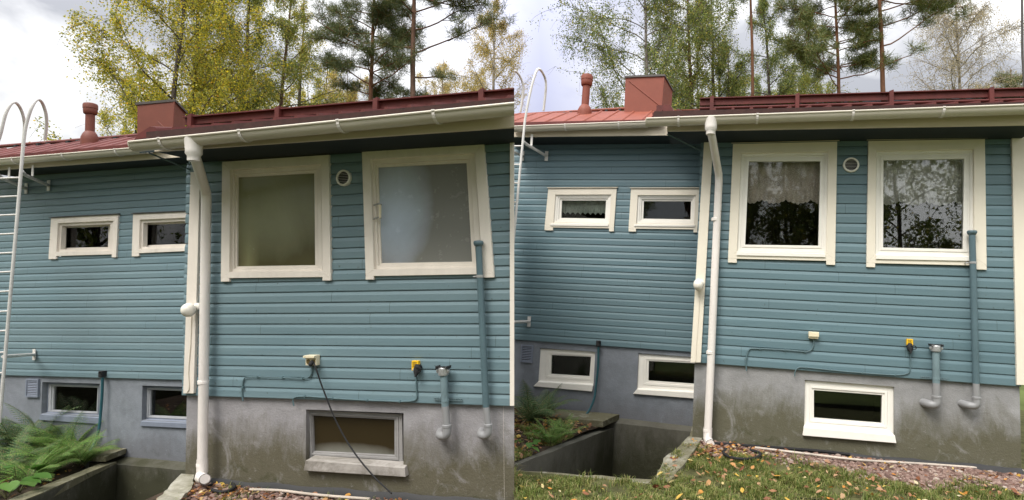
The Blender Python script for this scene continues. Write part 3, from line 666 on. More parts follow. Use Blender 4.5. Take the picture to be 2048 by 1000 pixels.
    dp = MB().tube(path, rp, 16).build('downpipe', MT['pipe'], root, smooth=True)
    MB().lathe(p0 + Vector((0, 0, 0.05)), (0, 0, -1), [(0, rp * 1.75), (0.05, rp * 1.6), (0.10, rp * 1.5), (0.13, rp * 1.5), (0.15, rp * 1.15), (0.19, rp * 1.12)], 20).build('outlet_funnel', MT['pipe'], dp, smooth=True)
    sh = [p3 + (p2 - p3).normalized() * 0.12, p3, p3 + Vector((0.02, -0.035, -0.035)), fr.L(*o[4], -0.22)]
    s_ = MB().tube(sh, [rp * 1.1, rp * 1.12, rp * 1.12, rp * 1.15], 16, caps=False)
    s_.tube([sh[-1] + (sh[-1] - sh[-2]) * -0.02, sh[-1]], [rp * 1.0, rp * 1.0], 16, caps=True)
    s_.build('shoe', MT['pipe'], dp, smooth=True)
    for px in S['down_joint']:
        c = fr.L(*px, -0.105); MB().lathe(c + Vector((0, 0, -0.015)), p2 - p3, [(0, rp * 1.02), (0.004, rp * 1.12), (0.035, rp * 1.12), (0.04, rp * 1.02)], 16).build('joint', MT['pipe'], dp, smooth=True)
    # round air vent and the square grille in the wing plinth
    c = fr.L(*S['vent'], -0.03); r = S['vent_r']
    vt = MB().lathe(c, (0, -1, 0), [(-0.03, r), (0.012, r), (0.018, r * 0.93), (0.018, r * 0.78), (0.004, r * 0.76), (0.003, 0.01)], 28).build('air_vent', MT['white'], root, smooth=True)
    mb = MB()
    for k in range(-3, 4):
        zz = c.z + k * r * 0.2; hw = math.sqrt(max(0, (r * 0.75) ** 2 - (k * r * 0.2) ** 2))
        mb.hexa([(c.x - hw, c.y - 0.012, zz - r * 0.05), (c.x + hw, c.y - 0.012, zz - r * 0.05), (c.x + hw, c.y - 0.006, zz + r * 0.0), (c.x - hw, c.y - 0.006, zz + r * 0.0)],
                [(c.x - hw, c.y - 0.008, zz - r * 0.05), (c.x + hw, c.y - 0.008, zz - r * 0.05), (c.x + hw, c.y - 0.002, zz + r * 0.0), (c.x - hw, c.y - 0.002, zz + r * 0.0)])
    mb.build('slat', MT['white'], vt)
    MB().lathe(c + Vector((0, -0.0045, 0)), (0, -1, 0), [(0, r * 0.765), (0.001, r * 0.765), (0.0012, 0.001)], 24).build('vent_duct', MT['black'], vt)
    q = [fr.L(*p, yw - 0.02) for p in S['grille']]
    a, b, zt, zb_ = q[0].x, q[1].x, q[0].z, q[2].z
    gm = MT['frame_bluegrey']
    mb = MB(); t = 0.025
    mb.box(a, b, yw - 0.02, yw + 0.01, zt - t, zt).box(a, b, yw - 0.02, yw + 0.01, zb_, zb_ + t).box(a, a + t, yw - 0.02, yw + 0.01, zb_ + t, zt - t).box(b - t, b, yw - 0.02, yw + 0.01, zb_ + t, zt - t)
    gr = mb.build('plinth_grille', gm, root)
    mb = MB(); n = 9
    for k in range(n):
        zz = zb_ + t + (zt - zb_ - 2 * t) * (k + 0.5) / n; hh = (zt - zb_ - 2 * t) / n * 0.33
        mb.hexa([(a + t, yw - 0.016, zz - hh), (b - t, yw - 0.016, zz - hh), (b - t, yw - 0.004, zz + hh * 0.6), (a + t, yw - 0.004, zz + hh * 0.6)],
                [(a + t, yw - 0.012, zz - hh), (b - t, yw - 0.012, zz - hh), (b - t, yw, zz + hh * 0.6), (a + t, yw, zz + hh * 0.6)])
    mb.build('slat', gm, gr); MB().box(a + t, b - t, yw + 0.001, yw + 0.009, zb_ + t, zt - t).build('grille_back', MT['black'], gr)
    # windows
    for key, w in wins.items():
        y0 = w.y0
        h = w.hole(0.0 if key[0] in 'bu' else 0.22)
        opt = S['wopt'][key]
        if key[0] in 'fw':                                # cladding windows: casing with legs, sash, pane
            leg = opt['leg']; big = key[0] == 'f'
            o2 = list(w.o); o2[2] = (w.o[2][0], w.o[2][1] - leg); o2[3] = (w.o[3][0], w.o[3][1] - leg)
            wc = Win(fr, o2, w.g, y0)
            tc_ = 0.52
            mb = MB(); wc.ring(mb, 0.0, tc_, -0.046, 0.0)
            # legs below the bottom casing
            A, B = wc.q(0.0, -0.046), wc.q(tc_, -0.046)
            lo = [fr.L(*w.o[3], y0 - 0.046), fr.L(*w.o[2], y0 - 0.046)]; d = Vector((0, 0.046, 0))
            wl_ = (B[3].x - A[3].x); wr_ = (A[2].x - B[2].x)
            q = [A[3], A[3] + Vector((wl_, 0, 0.0)), Vector((lo[0].x + wl_, lo[0].y, lo[0].z)), lo[0]]
            mb.hexa(q, [p + d for p in q])
            q = [A[2] - Vector((wr_, 0, 0)), A[2], lo[1], Vector((lo[1].x - wr_, lo[1].y, lo[1].z))]
            mb.hexa(q, [p + d for p in q])
            win = mb.build('window', trim, root, bevel=0.003)
            # drip cap over the head casing
            a, b = A[0], A[1]
            MB().hexa([a + Vector((-0.02, -0.022, 0.001)), b + Vector((0.02, -0.022, 0.001)), b + Vector((0.02, 0.045, 0.02)), a + Vector((-0.02, 0.045, 0.02))],
                      [a + Vector((-0.02, -0.022, 0.009)), b + Vector((0.02, -0.022, 0.009)), b + Vector((0.02, 0.045, 0.03)), a + Vector((-0.02, 0.045, 0.03))]).build('head_flashing', MT['cap' if old else 'fascia'], win)
            gy = opt['gy']
            mb = MB()
            if old:
                wc.ring(mb, tc_ + 0.005, 0.80, -0.012, 0.06); wc.ring(mb, 0.80, 0.99, gy - 0.012, gy + 0.04)
            else:
                wc.ring(mb, tc_ + 0.005, 0.70, -0.018, 0.06); wc.ring(mb, 0.70, 0.82, -0.006, 0.06); wc.ring(mb, 0.82, 0.99, gy - 0.014, gy + 0.04)
            sash = mb.build('sash', sash_m, win, bevel=0.002)
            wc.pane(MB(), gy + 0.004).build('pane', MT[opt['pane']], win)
            if not old:                                   # projecting weather bar on the sill
                q = [fr.L(*p, y0 - 0.06) for p in opt['sill']]
                MB().hexa([q[0], q[1], q[2], q[3]], [q[0] + Vector((0, 0.06, 0.012)), q[1] + Vector((0, 0.06, 0.012)), q[2] + Vector((0, 0.06, 0)), q[3] + Vector((0, 0.06, 0))]).build('sill', sash_m, win, bevel=0.003)
            room(MB(), h, y0 + gy + 0.05, y0 + (1.3 if big else 0.7)).build('interior', MT['dark_room'], win, clip=clip_r)
            if 'lace' in opt:                             # valance hanging behind the pane
                frac, scal, mat, waves = opt['lace']
                q = wc.q(1.0, gy + 0.12); mb = MB(); n = 96
                vs = []
                x0_, x1_ = q[0].x - 0.06, q[1].x + 0.06; zt = max(q[0].z, q[1].z) + 0.05; zbm = zt - (q[0].z - q[3].z + 0.05) * frac
                m = 8
                for i in range(n + 1):
                    u = i / n; x = x0_ + (x1_ - x0_) * u
                    if scal == 'zig': off = abs(((u * waves) % 1) - 0.5) * 0.09
                    else: off = -abs(math.sin(u * math.pi * 3.4 + 0.6)) * 0.045 - abs(math.sin(u * math.pi * 17)) * 0.015
                    for j in range(m + 1):
                        v = j / m
                        yy = q[0].y + (0.022 * math.sin(u * waves * 2 * math.pi) * (0.3 + v) if scal == 'zig' else 0.014 * math.sin(u * 9 * 2 * math.pi + v) * (0.3 + v))
                        vs.append((x, yy, zt + (zbm + off - zt) * v))
                fs = [(i * (m + 1) + j, (i + 1) * (m + 1) + j, (i + 1) * (m + 1) + j + 1, i * (m + 1) + j + 1) for i in range(n) for j in range(m)]
                mb.add(vs, fs); cu = mb.build('curtain', MT[mat], win)
                for pl in cu.data.polygons: pl.use_smooth = True
            if 'handle' in opt:
                p = fr.L(*opt['handle'][0], y0 - 0.03); p2 = fr.L(*opt['handle'][1], y0 - 0.03)
                MB().box(p.x - 0.002, p.x + 0.016, y0 - 0.06, y0 - 0.045, p2.z, p.z).build('handle', MT['cream_plastic'], sash, bevel=0.004)
                mb = MB()
                for z in (p.z, p2.z): mb.tube([(p.x - 0.07, y0 - 0.03, z + 0.0), (p.x - 0.01, y0 - 0.05, z + 0.01), (p.x + 0.02, y0 - 0.05, z)], 0.008, 6)
                mb.build('handle_bracket', MT['steel'], sash)
        else:                                             # cellar windows set in the plinth
            fm = MT[opt['frame']]
            mb = MB()
            w.ring(mb, 0.0 if not old else 0.12, 0.55, opt['fy'], opt['fy'] + 0.07)
            win = mb.build('cellar_window', fm, root, bevel=0.003)
            mb = MB(); w.ring(mb, 0.56, 0.78, opt['fy'] - 0.006, opt['fy'] + 0.06); w.ring(mb, 0.785, 0.99, opt['fy'] + 0.006, opt['fy'] + 0.06)
            mb.build('sash', MT[opt['sash']], win, bevel=0.002)
            w.pane(MB(), opt['fy'] + 0.03).build('pane', MT[opt['pane']], win)
            q = [fr.L(*p, y0 + opt['sy']) for p in opt['sill']]
            up2 = [q[0] + Vector((0.02, -opt['sy'] + opt['fy'] + 0.01, 0.02)), q[1] + Vector((-0.02, -opt['sy'] + opt['fy'] + 0.01, 0.02))]
            lo2 = [q[2] + Vector((0, -opt['sy'] + 0.02, 0)), q[3] + Vector((0, -opt['sy'] + 0.02, 0))]
            MB().hexa(q, [up2[0], up2[1], lo2[0], lo2[1]]).build('sill', MT[opt['sillm']], win, bevel=0.004)
            room(MB(), h, y0 + opt['fy'] + 0.075, y0 + 0.9).build('interior', MT['dark_room'], win)
    return root, wins

def Q(*v): return [tuple(v[i:i + 2]) for i in range(0, 8, 2)]
GR = dict(frame='frame_bluegrey', sash='frame_oldcellar', pane='glass_dark', fy=0.075, sy=-0.03, sillm='frame_bluegrey')
WH = dict(frame='white', sash='white', pane='glass', fy=0.03, sy=-0.045, sillm='white')
OLD_SPEC = dict(
    fr=OLD, old=True, label='blue timber house with weathered cream windows, hazy panes and peeling grey cellar frame', zp=-0.78,
    xl=-0.285, xr=3.3, ztop=2.30, pitch=P_OLD, wx0=-7.6, wz0=-0.39, wztop=2.98, wpitch=PW_OLD,
    win={'f1': (Q(444, 323.5, 657, 309.5, 661, 561, 441.5, 563.5), Q(475.5, 355, 628, 346.5, 630, 530, 474, 532.5), 0),
         'f2': (Q(723.5, 301, 967, 284.5, 987.5, 555, 731, 559.5), Q(755.5, 335, 932.5, 326, 943.5, 523, 762.5, 526), 0),
         'w1': (Q(102, 436, 236, 429, 232, 514.5, 97, 518.5), Q(128.4, 456, 217, 452.8, 215.7, 493.8, 127, 495.8), 2.6),
         'w2': (Q(266, 428, 402, 422, 399, 507, 263.4, 513), Q(291.6, 450, 385, 446, 385, 487, 290.8, 490.5), 2.6),
         'b1': (Q(610, 818, 806, 827, 808, 933, 613.6, 919), Q(624, 831, 788.6, 839.5, 788.6, 911, 626.4, 903), 0.012),
         'u1': (Q(84, 763.5, 200, 768, 197, 832, 83, 827), Q(108, 772.5, 195, 775.5, 193, 824, 106, 820), 2.612),
         'u2': (Q(285, 770.5, 400, 775, 399, 846, 283, 840), Q(301, 779.5, 390, 783, 389, 835, 300, 831), 2.612)},
    wopt={'f1': dict(leg=7, gy=0.02, pane='film_room_tone'), 'f2': dict(leg=7, gy=0.02, pane='film_sky_glow', handle=((762, 410), (762, 437))),
          'w1': dict(leg=6, gy=0.09, pane='glass'), 'w2': dict(leg=6, gy=0.09, pane='glass'),
          'b1': dict(frame='frame_grey', sash='frame_grey', pane='film_brown', fy=0.05, sy=-0.05, sillm='sill_peel', sill=Q(611, 921, 809.5, 936, 811, 954, 607, 941.5)),
          'u1': dict(GR, sill=Q(80, 829, 197, 836, 197, 848, 78, 840)), 'u2': dict(GR, sill=Q(282, 843, 399, 848, 399, 858, 279, 852))},
    corner_boards=[((381, 344), (400, 344), (387, 787), (366, 787)), ((1019.5, 252), (1034, 252), (1034, 812), (1019.5, 812))],
    fascia=((309, 303), (1040, 253.5)), wfascia=((-45, 343), (390, 312)), gutter=((258, 284.5), (1040, 206)), wgutter=((-45, 322), (286, 294.5)), gs=1.0,
    gbr=[319, 479, 676, 867], wgbr=[24, 124, 230], slope=0.30, flash=[(268, 280), (276, 268), (300, 253), (311, 254), (318, 272)],
    guard=((370, 237), (1040, 180)), guard_h=0.062, guard_br=[387, 561, 756, 966], yt=3.15, wroof_x1=-3.1,
    rail=((-40, 296), (300, 269)), rail_br=[33, 78, 97, 137, 157, 195, 232],
    chim_top=[(275, 209.5), (349, 202.5), (371, 226)], chim_bot=[(275, 263), (346, 254)], chim_seam=((316, 243), (330, 256)),
    flue=((179.5, 284), (181, 207)), flue_r=0.062, down=[(388, 289), (388, 306), (413, 388), (404.5, 944), (410, 958)], down_r=0.041, down_joint=[(406.5, 765), (404, 930)],
    vent=(688, 356), vent_r=0.075, grille=Q(51, 758, 76, 757, 75, 795, 50, 794))
NEW_SPEC = dict(
    fr=NEW, old=False, label='blue timber house with fresh cream-framed windows, lace curtains and white cellar windows', zp=-0.86,
    xl=-0.25, xr=3.17, ztop=2.74, pitch=P_NEW, wx0=-4.4, wz0=-0.06, wztop=3.52, wpitch=PW_NEW,
    win={'f1': (Q(1466, 288, 1674.5, 283, 1670.5, 530, 1456, 525), Q(1498, 323, 1640.6, 322.5, 1636.5, 491, 1490.7, 489), 0),
         'f2': (Q(1737, 282, 1970, 278, 1973.6, 539.6, 1733, 534), Q(1767.5, 320.5, 1928, 317.6, 1925.6, 498, 1766.6, 494.6), 0),
         'w1': (Q(1096.5, 376.8, 1233.5, 376, 1227.6, 462.8, 1089, 460.5), Q(1124, 401, 1212, 401, 1210, 437, 1122.6, 435.5), 2.6),
         'w2': (Q(1262, 377, 1400.7, 377, 1394.7, 465, 1257, 463), Q(1288, 402.5, 1382, 402.5, 1380.7, 438.5, 1286.7, 437), 2.6),
         'b1': (Q(1609.5, 760.5, 1789, 772.5, 1788, 869, 1608, 854), Q(1628, 780.5, 1764, 790.5, 1763, 846, 1628, 835.5), 0.012),
         'u1': (Q(1080, 697, 1190.5, 702.5, 1187, 772, 1076, 765), Q(1103, 710, 1182, 713.7, 1179, 752.5, 1102, 747.7), 2.612),
         'u2': (Q(1277, 707.6, 1404, 714, 1402, 788, 1273.5, 780), Q(1297.6, 722, 1390, 726.5, 1388, 767.5, 1297, 761), 2.612)},
    wopt={'f1': dict(leg=8, gy=0.0, pane='glass', lace=(0.48, 'scal', 'lace', 9), sill=Q(1474, 503.5, 1651, 507.5, 1651, 514.5, 1473, 510.5)),
          'f2': dict(leg=8, gy=0.0, pane='glass_mirror', lace=(0.50, 'scal', 'lace_light', 9), sill=Q(1752, 509.5, 1941, 513.5, 1941, 522, 1752, 518)),
          'w1': dict(leg=6, gy=0.03, pane='glass', lace=(0.86, 'zig', 'lace_pale', 10), sill=Q(1101, 447, 1217, 448, 1216, 452.5, 1100, 451)),
          'w2': dict(leg=6, gy=0.03, pane='glass', sill=Q(1269, 448.5, 1390, 449.5, 1389, 453.5, 1268, 452.5)),
          'b1': dict(WH, sill=Q(1607, 854.5, 1790, 871, 1793, 886.5, 1605.5, 871)), 'u1': dict(WH, sill=Q(1075, 764, 1186, 770.5, 1183.7, 783, 1066.5, 772.5)),
          'u2': dict(WH, sill=Q(1273, 779, 1402, 786, 1402, 798, 1266, 787.5))},
    corner_boards=[((1409, 268), (1427, 268), (1401.5, 725), (1381, 725)), ((2023.5, 250), (2052, 250), (2062, 770), (2034, 770))],
    fascia=((1334, 262), (2090, 249)), wfascia=((1000, 274), (1420, 269.5)), gutter=((1293, 237.5), (2090, 208.5)), wgutter=((1000, 254), (1292, 243)), gs=1.05,
    gbr=[1357, 1515, 1707, 1888], wgbr=[1130, 1237], slope=0.32, flash=[(1302, 236), (1313, 218), (1313, 211), (1340, 209), (1350, 228)],
    guard=((1400, 199), (2090, 177.5)), guard_h=0.075, guard_br=[1424, 1594, 1781, 1980], yt=3.75, wroof_x1=-0.95,
    rail=((1000, 232), (1310, 214)), rail_br=[1031, 1076, 1088, 1129, 1142, 1213, 1240],
    chim_top=[(1251, 155), (1328, 152), (1345, 182)], chim_bot=[(1249, 220), (1323, 217)], chim_seam=((1258, 162), (1318, 210)),
    flue=((1169, 228), (1174.5, 150)), flue_r=0.074, down=[(1422, 245), (1422, 262), (1438, 352), (1415, 876), (1421, 888)], down_r=0.045, down_joint=[(1431, 440), (1421, 706), (1415, 862)],
    vent=(1702, 330), vent_r=0.088, grille=Q(1042, 689, 1066, 691, 1063, 726, 1040, 724))
house_old, wins_old = make_house(OLD_SPEC)
house_new, wins_new = make_house(NEW_SPEC)

# ------------------------------------------------------------------ ground
def sheet(name, fr, pts_z, mat, clip=False, sub=26, rough=0.0, seed=1, kind='structure', skirt=0.0):
    """a ground patch through local points (x, y, z) given as a grid of rows; finely divided and slightly uneven"""
    rnd = random.Random(seed); rows = pts_z; R, Cn = len(rows), len(rows[0])
    n, m = sub * (R - 1), sub * (Cn - 1); vs = []
    ph = [(rnd.uniform(1, 6), rnd.uniform(1, 6), rnd.uniform(0, 6)) for _ in range(7)]
    for i in range(n + 1):
        a = i / sub; i0 = min(int(a), R - 2); fa = a - i0
        for j in range(m + 1):
            b = j / sub; j0 = min(int(b), Cn - 2); fb = b - j0
            p = [0, 0, 0]
            for k in range(3):
                p[k] = (rows[i0][j0][k] * (1 - fa) * (1 - fb) + rows[i0 + 1][j0][k] * fa * (1 - fb) + rows[i0][j0 + 1][k] * (1 - fa) * fb + rows[i0 + 1][j0 + 1][k] * fa * fb)
            edge = 1.0
            p[2] += edge * rough * sum(math.sin(p[0] * u + p[1] * v + w) for u, v, w in ph) / 7
            vs.append(tuple(p))
    fs = [(i * (m + 1) + j, (i + 1) * (m + 1) + j, (i + 1) * (m + 1) + j + 1, i * (m + 1) + j + 1) for i in range(n) for j in range(m)]
    o = MB().add(vs, fs).build(name, mat, fr=fr, clip=clip, smooth=True)
    tag(o, kind=kind)
    return o
# the far ground: one sheet to the horizon with an opening over the two stairwell pits and the plots
gz = -2.05
ring_in = [(-14, -1.0), (6.6, -1.0), (6.6, 13.5), (-14, 13.5)]
bm_pts = [(-400, -400), (400, -400), (400, 400), (-400, 400)]
mb = MB()
mb.add([(x, y, gz) for x, y in bm_pts] + [(x, y, gz) for x, y in ring_in], [(0, 1, 5, 4), (1, 2, 6, 5), (2, 3, 7, 6), (3, 0, 4, 7)])
tag(mb.build('ground', MT['earth'], fr=WLD), kind='structure')
mb = MB().add([(-14.2, -1.2, -3.9), (6.8, -1.2, -3.9), (6.8, 13.7, -3.9), (-14.2, 13.7, -3.9)], [(0, 1, 2, 3)])
rim = [(-14, -1.0), (6.6, -1.0), (6.6, 13.5), (-14, 13.5)]; foot_ = [(-14.2, -1.2), (6.8, -1.2), (6.8, 13.7), (-14.2, 13.7)]
for k in range(4):
    (a, b), (c_, d_) = rim[k], rim[(k + 1) % 4]; (e_, f_), (g_, h_) = foot_[k], foot_[(k + 1) % 4]
    mb.add([(a, b, gz), (c_, d_, gz), (g_, h_, -3.9), (e_, f_, -3.9)], [(0, 1, 2, 3)])
tag(mb.build('pit_floor', MT['pitwall'], fr=WLD), kind='structure')

N, O = NEW, OLD
def zq(fr, pts, z): return [fr.Z(*p, z) for p in pts]
# new house, lawn in front: rows run from the plinth out past the viewer
zf = -0.90
pf = [(-0.42, -0.06, zf + 0.0), (1.4, -0.02, zf + 0.02), (3.4, -0.02, zf + 0.03), (7.0, 0.0, zf + 0.02)]
sheet('lawn', N, [[(-0.52, -1.6, -0.97), (0.9, -1.5, -0.95), (2.6, -1.3, -0.95), (8.0, -1.3, -0.97)],
                  [(-0.42, -0.9, -0.945), (0.9, -0.9, -0.935), (2.6, -0.8, -0.935), (8.0, -0.8, -0.95)],
                  [(-0.24, 0.10, -0.885), (1.4, 0.10, -0.895), (3.2, 0.10, -0.89), (8.0, 0.1, -0.89)]], MT['lawn'], rough=0.02)
sheet('lawn', N, [[(-6.0, -4.4, -1.05), (0.9, -4.4, -1.05), (2.6, -4.4, -1.05), (8.0, -4.4, -1.05)],
                  [(-6.0, -3.0, -1.0), (0.9, -2.6, -1.0), (2.6, -2.4, -1.0), (8.0, -2.4, -1.0)],
                  [(-6.0, -1.98, -0.98), (-0.52, -1.6, -0.97), (2.6, -1.30, -0.951), (8.0, -1.3, -0.97)]], MT['lawn'], rough=0.02, seed=2, clip=True)
# old house, bed of gravel and soil
sheet('gravel_bed', O, [[(-0.2, -0.9, -0.86), (1.6, -0.9, -0.88), (3.6, -0.9, -0.9)], [(-0.2, 0.10, -0.80), (1.6, 0.10, -0.83), (3.6, 0.10, -0.845)]], MT['soil'], rough=0.015, clip=True)
sheet('gravel_bed', O, [[(-1.5, -3.6, -1.0), (1.6, -3.6, -1.0), (3.6, -3.6, -1.0)], [(-0.2, -0.88, -0.862), (1.6, -0.88, -0.882), (3.6, -0.88, -0.902)]], MT['soil'], rough=0.02, clip=True)

def wall_seg(mb, a, b, w, zb, side):
    """wall with top edge a-b (inner edge), thickness w towards side, down to zb"""
    d = (b - a); nrm = Vector((-d.y, d.x, 0)).normalized() * w * side
    mb.hexa([a, b, b + nrm, a + nrm], [Vector((p.x, p.y, zb)) for p in (a, b, b + nrm, a + nrm)])
    return mb
def rough_up(o, amt, cuts=6, seed=3):
    """weathered concrete: subdivide and nibble the edges"""
    rnd = random.Random(seed); me = o.data; bm = bmesh.new(); bm.from_mesh(me)
    bmesh.ops.subdivide_edges(bm, edges=[e for e in bm.edges if e.calc_length() > 0.25], cuts=cuts, use_grid_fill=True)
    for v in bm.verts:
        v.co += Vector((rnd.uniform(-1, 1), rnd.uniform(-1, 1), rnd.uniform(-1, 1))) * amt
    bm.to_mesh(me); bm.free(); return o

# --- stairwell of the new house
pit = thing('cellar_stairwell', 'concrete cellar stairwell with grass along its front edge, below white cellar windows', 'stairwell', N, N.L(1300, 905, 1.6))
q0, q1 = N.Z(1228, 856, -1.36), N.Z(1032, 930, -1.12)
mb = MB(); wall_seg(mb, q0, q1, 0.20, -3.0, -1)
rough_up(mb.build('retaining_wall', MT['pitwall'], pit), 0.006)
f0, f1 = N.Z(1040, 955, -0.99), N.Z(1312, 972, -0.99)
mb = MB(); d = Vector((0, 0.16, 0.012)); mb.hexa([f0, f1, f1 + d, f0 + d], [Vector((p.x, p.y, -3)) for p in (f0, f1, f1 + d, f0 + d)])
mb.hexa([f0 + Vector((-1.2, -0.10, 0)), f0, f0 + d, f0 + Vector((-1.2, 0.05, 0.02))], [Vector((p.x, p.y, -3)) for p in (f0 + Vector((-1.2, -0.10, 0)), f0, f0 + d, f0 + Vector((-1.2, 0.05, 0)))])
rough_up(mb.build('front_wall', MT['coping'], pit), 0.007)
l0, l1 = N.L(1234, 846, 2.42), N.L(1400, 860, 2.42)
mb = MB().hexa([(l0.x - 0.6, 2.42, l0.z), (l1.x, 2.42, l0.z - 0.02), (l1.x, 2.61, l0.z + 0.03), (l0.x - 0.6, 2.61, l0.z + 0.05)], [(l0.x - 0.6, 2.42, -3.1), (l1.x, 2.42, -3.1), (l1.x, 2.61, -3.1), (l0.x - 0.6, 2.61, -3.1)])
rough_up(mb.build('back_wall', MT['pitwall'], pit), 0.005)
c = [N.Z(1383, 876, -0.86), N.Z(1402, 878, -0.86), N.Z(1378, 915, -0.90), N.Z(1322, 955, -0.95), N.Z(1311, 948, -0.95), N.Z(1325, 920, -0.92)]
cf = [Vector((-0.26, 0.02, -0.865)), Vector((-0.10, 0.0, -0.855)), N.Z(1372, 925, -0.90), N.Z(1335, 965, -0.94), N.Z(1311, 955, -0.955), N.Z(1328, 918, -0.925)]
mb = MB().add(cf + [Vector((p.x, p.y, -3)) for p in cf], [(0, 1, 2, 5), (5, 2, 3, 4)] + [(i, i + 6, (i + 1) % 6 + 6, (i + 1) % 6) for i in range(6)])
mb.hexa([Vector((-0.26, 0.02, -0.865)), Vector((-0.12, 0.03, -0.866)), Vector((-0.12, 2.6, -0.9)), Vector((-0.26, 2.6, -0.9))], [Vector((-0.26, 0.02, -3)), Vector((-0.12, 0.03, -3)), Vector((-0.12, 2.6, -3)), Vector((-0.26, 2.6, -3))])
rough_up(mb.build('coping', MT['coping'], pit), 0.009, 5)
s0 = N.L(1238, 829, 2.55); zt = s0.z
sl = [N.Z(1085, 815, zt), Vector((s0.x, 2.58, zt)), N.Z(1206, 843, zt), N.Z(1105, 834, zt)]
sl[0].y = min(sl[0].y, 2.58)
rough_up(MB().hexa(sl, [p - Vector((0, 0, 0.09)) for p in sl]).build('landing_slab', MT['coping'], pit), 0.004, 4)
# planted bed beside it
bed_n = sheet('planting_bed', N, [[(-5.4, -2.3, -1.06), (q1.x - 0.12, q1.y - 0.8, -1.06), (q1.x - 0.12, q1.y - 0.75, -1.065)], [(-5.0, 0.2, -1.12), (q1.x - 0.6, 0.3, -1.14), (q1.x - 0.1 + 0.15, 0.3, -1.20)], [(-5.0, 2.61, -1.22), (-2.2, 2.61, -1.24), (sl[2].x - 0.05, sl[2].y + 0.1, -1.26)]], MT['soil'], rough=0.03, seed=7, clip=True)
# --- stairwell of the old house
pito = thing('cellar_stairwell', 'concrete cellar stairwell half hidden by tall ferns, below grey cellar windows', 'stairwell', O, O.L(300, 960, 1.6))
q0, q1 = O.Z(233, 925, -1.62), O.Z(60, 998, -1.50)
q2 = q1 + (q1 - q0).normalized() * 2.0
mb = MB(); wall_seg(mb, q0, q2, 0.22, -3.2, -1)
rough_up(mb.build('retaining_wall', MT['pitwall'], pito), 0.007)
mb = MB(); a, b = q0 + Vector((0, 0, 0.015)), q2 + Vector((0, 0, 0.02)); wall_seg(mb, a, b, 0.20, a.z - 0.03, -1)
rough_up(mb.build('coping', MT['coping'], pito), 0.008)
l0, l1 = O.L(250, 930, 2.40), O.L(400, 943, 2.40)
mb = MB().hexa([(l0.x - 0.7, 2.40, l0.z + 0.0), (l1.x + 0.2, 2.40, l1.z), (l1.x + 0.2, 2.61, l1.z + 0.03), (l0.x - 0.7, 2.61, l0.z + 0.05)], [(l0.x - 0.7, 2.40, -3.3), (l1.x + 0.2, 2.40, -3.3), (l1.x + 0.2, 2.61, -3.3), (l0.x - 0.7, 2.61, -3.3)])
rough_up(mb.build('back_wall', MT['pitwall'], pito), 0.005)
cf = [Vector((-0.285, 0.0, -0.745)), Vector((-0.14, 0.0, -0.74)), O.Z(385, 970, -0.77), O.Z(352, 1010, -0.79), O.Z(302, 1010, -0.80), O.Z(342, 970, -0.77)]
mb = MB().add(cf + [Vector((p.x, p.y, -3)) for p in cf], [(0, 1, 2, 5), (5, 2, 3, 4)] + [(i, i + 6, (i + 1) % 6 + 6, (i + 1) % 6) for i in range(6)])
rough_up(mb.build('coping', MT['coping'], pito), 0.009, 5)
s0 = O.L(250, 897, 2.58); zt = s0.z
sl = [O.Z(150, 890, zt), Vector((s0.x, 2.6, zt)), O.Z(211, 913, zt), O.Z(140, 908, zt)]; sl[0].y = min(sl[0].y, 2.6)
rough_up(MB().hexa(sl, [p - Vector((0, 0, 0.08)) for p in sl]).build('landing_slab', MT['coping'], pito), 0.004, 4)
q = [(-8.5, 2.61, -1.62), (-5.5, 2.61, -1.63), (sl[3].x + 0.2, 2.3, -1.68)]
sheet('planting_bed', O, [[(-7.5, -1.5, -1.45), (q2.x - 0.8, -0.6, -1.46), (q2.x - 0.18, q2.y, -1.52)], [(-8, 0.8, -1.55), (q1.x - 0.8, q1.y + 0.1, -1.56), (q1.x - 0.16, q1.y, -1.58)], q], MT['soil'], rough=0.03, seed=9)

# ------------------------------------------------------------------ things on and around the houses
def spline(pts, n=8):
    out = []
    P = [pts[0] * 2 - pts[1]] + list(pts) + [pts[-1] * 2 - pts[-2]]
    for i in range(1, len(P) - 2):
        for k in range(n):
            t = k / n; a, b, c_, d = P[i - 1], P[i], P[i + 1], P[i + 2]
            out.append(0.5 * ((2 * b) + (c_ - a) * t + (2 * a - 5 * b + 4 * c_ - d) * t * t + (3 * b - a - 3 * c_ + d) * t ** 3))
    return out + [pts[-1]]
def ladder(fr, label, yl, stiles, hoops, rungs, arms, hooks, clip, base):
    t = thing('roof_ladder', label, 'ladder', fr, base)
    for st, hp in zip(stiles, hoops):
        pts = [fr.L(*p, yl) for p in st] + [fr.L(p[0], p[1], yl + p[2]) for p in hp]
        k = len(st)
        path = pts[:k - 1] + spline(pts[k - 1:], 7)
        MB().tube(path, 0.021, 10).build('stile', MT['galv'], t, smooth=True, clip=clip)
    for a, b in rungs:
        p, q = fr.L(*a, yl), fr.L(*b, yl)
        MB().tube([p, q], 0.013, 8).build('rung', MT['galv'], t, smooth=True, clip=clip)
    for pth in arms:
        pts = [fr.L(p[0], p[1], p[2]) for p in pth]
        mb = MB().tube(pts, 0.026, 8)
        ar = mb.build('wall_arm', MT['galv'], t, clip=clip)
        e = pts[-1]
        MB().box(e.x - 0.03, e.x + 0.03, e.y - 0.004, e.y + 0.006, e.z - 0.09, e.z + 0.09).build('foot_plate', MT['galv'], ar, clip=clip)
    for a, b in hooks:
        p, q = fr.L(*a), fr.L(*b)
        MB().box(p.x - 0.02, p.x + 0.02, p.y, p.y + 0.008, q.z, p.z).build('hanger_strap', MT['galv'], t, clip=clip)
    return t
def stx(y): return 44 + (300 - y) * 0.0815 * -1 * -1 if False else 46.5 - (y - 290) * 0.0835
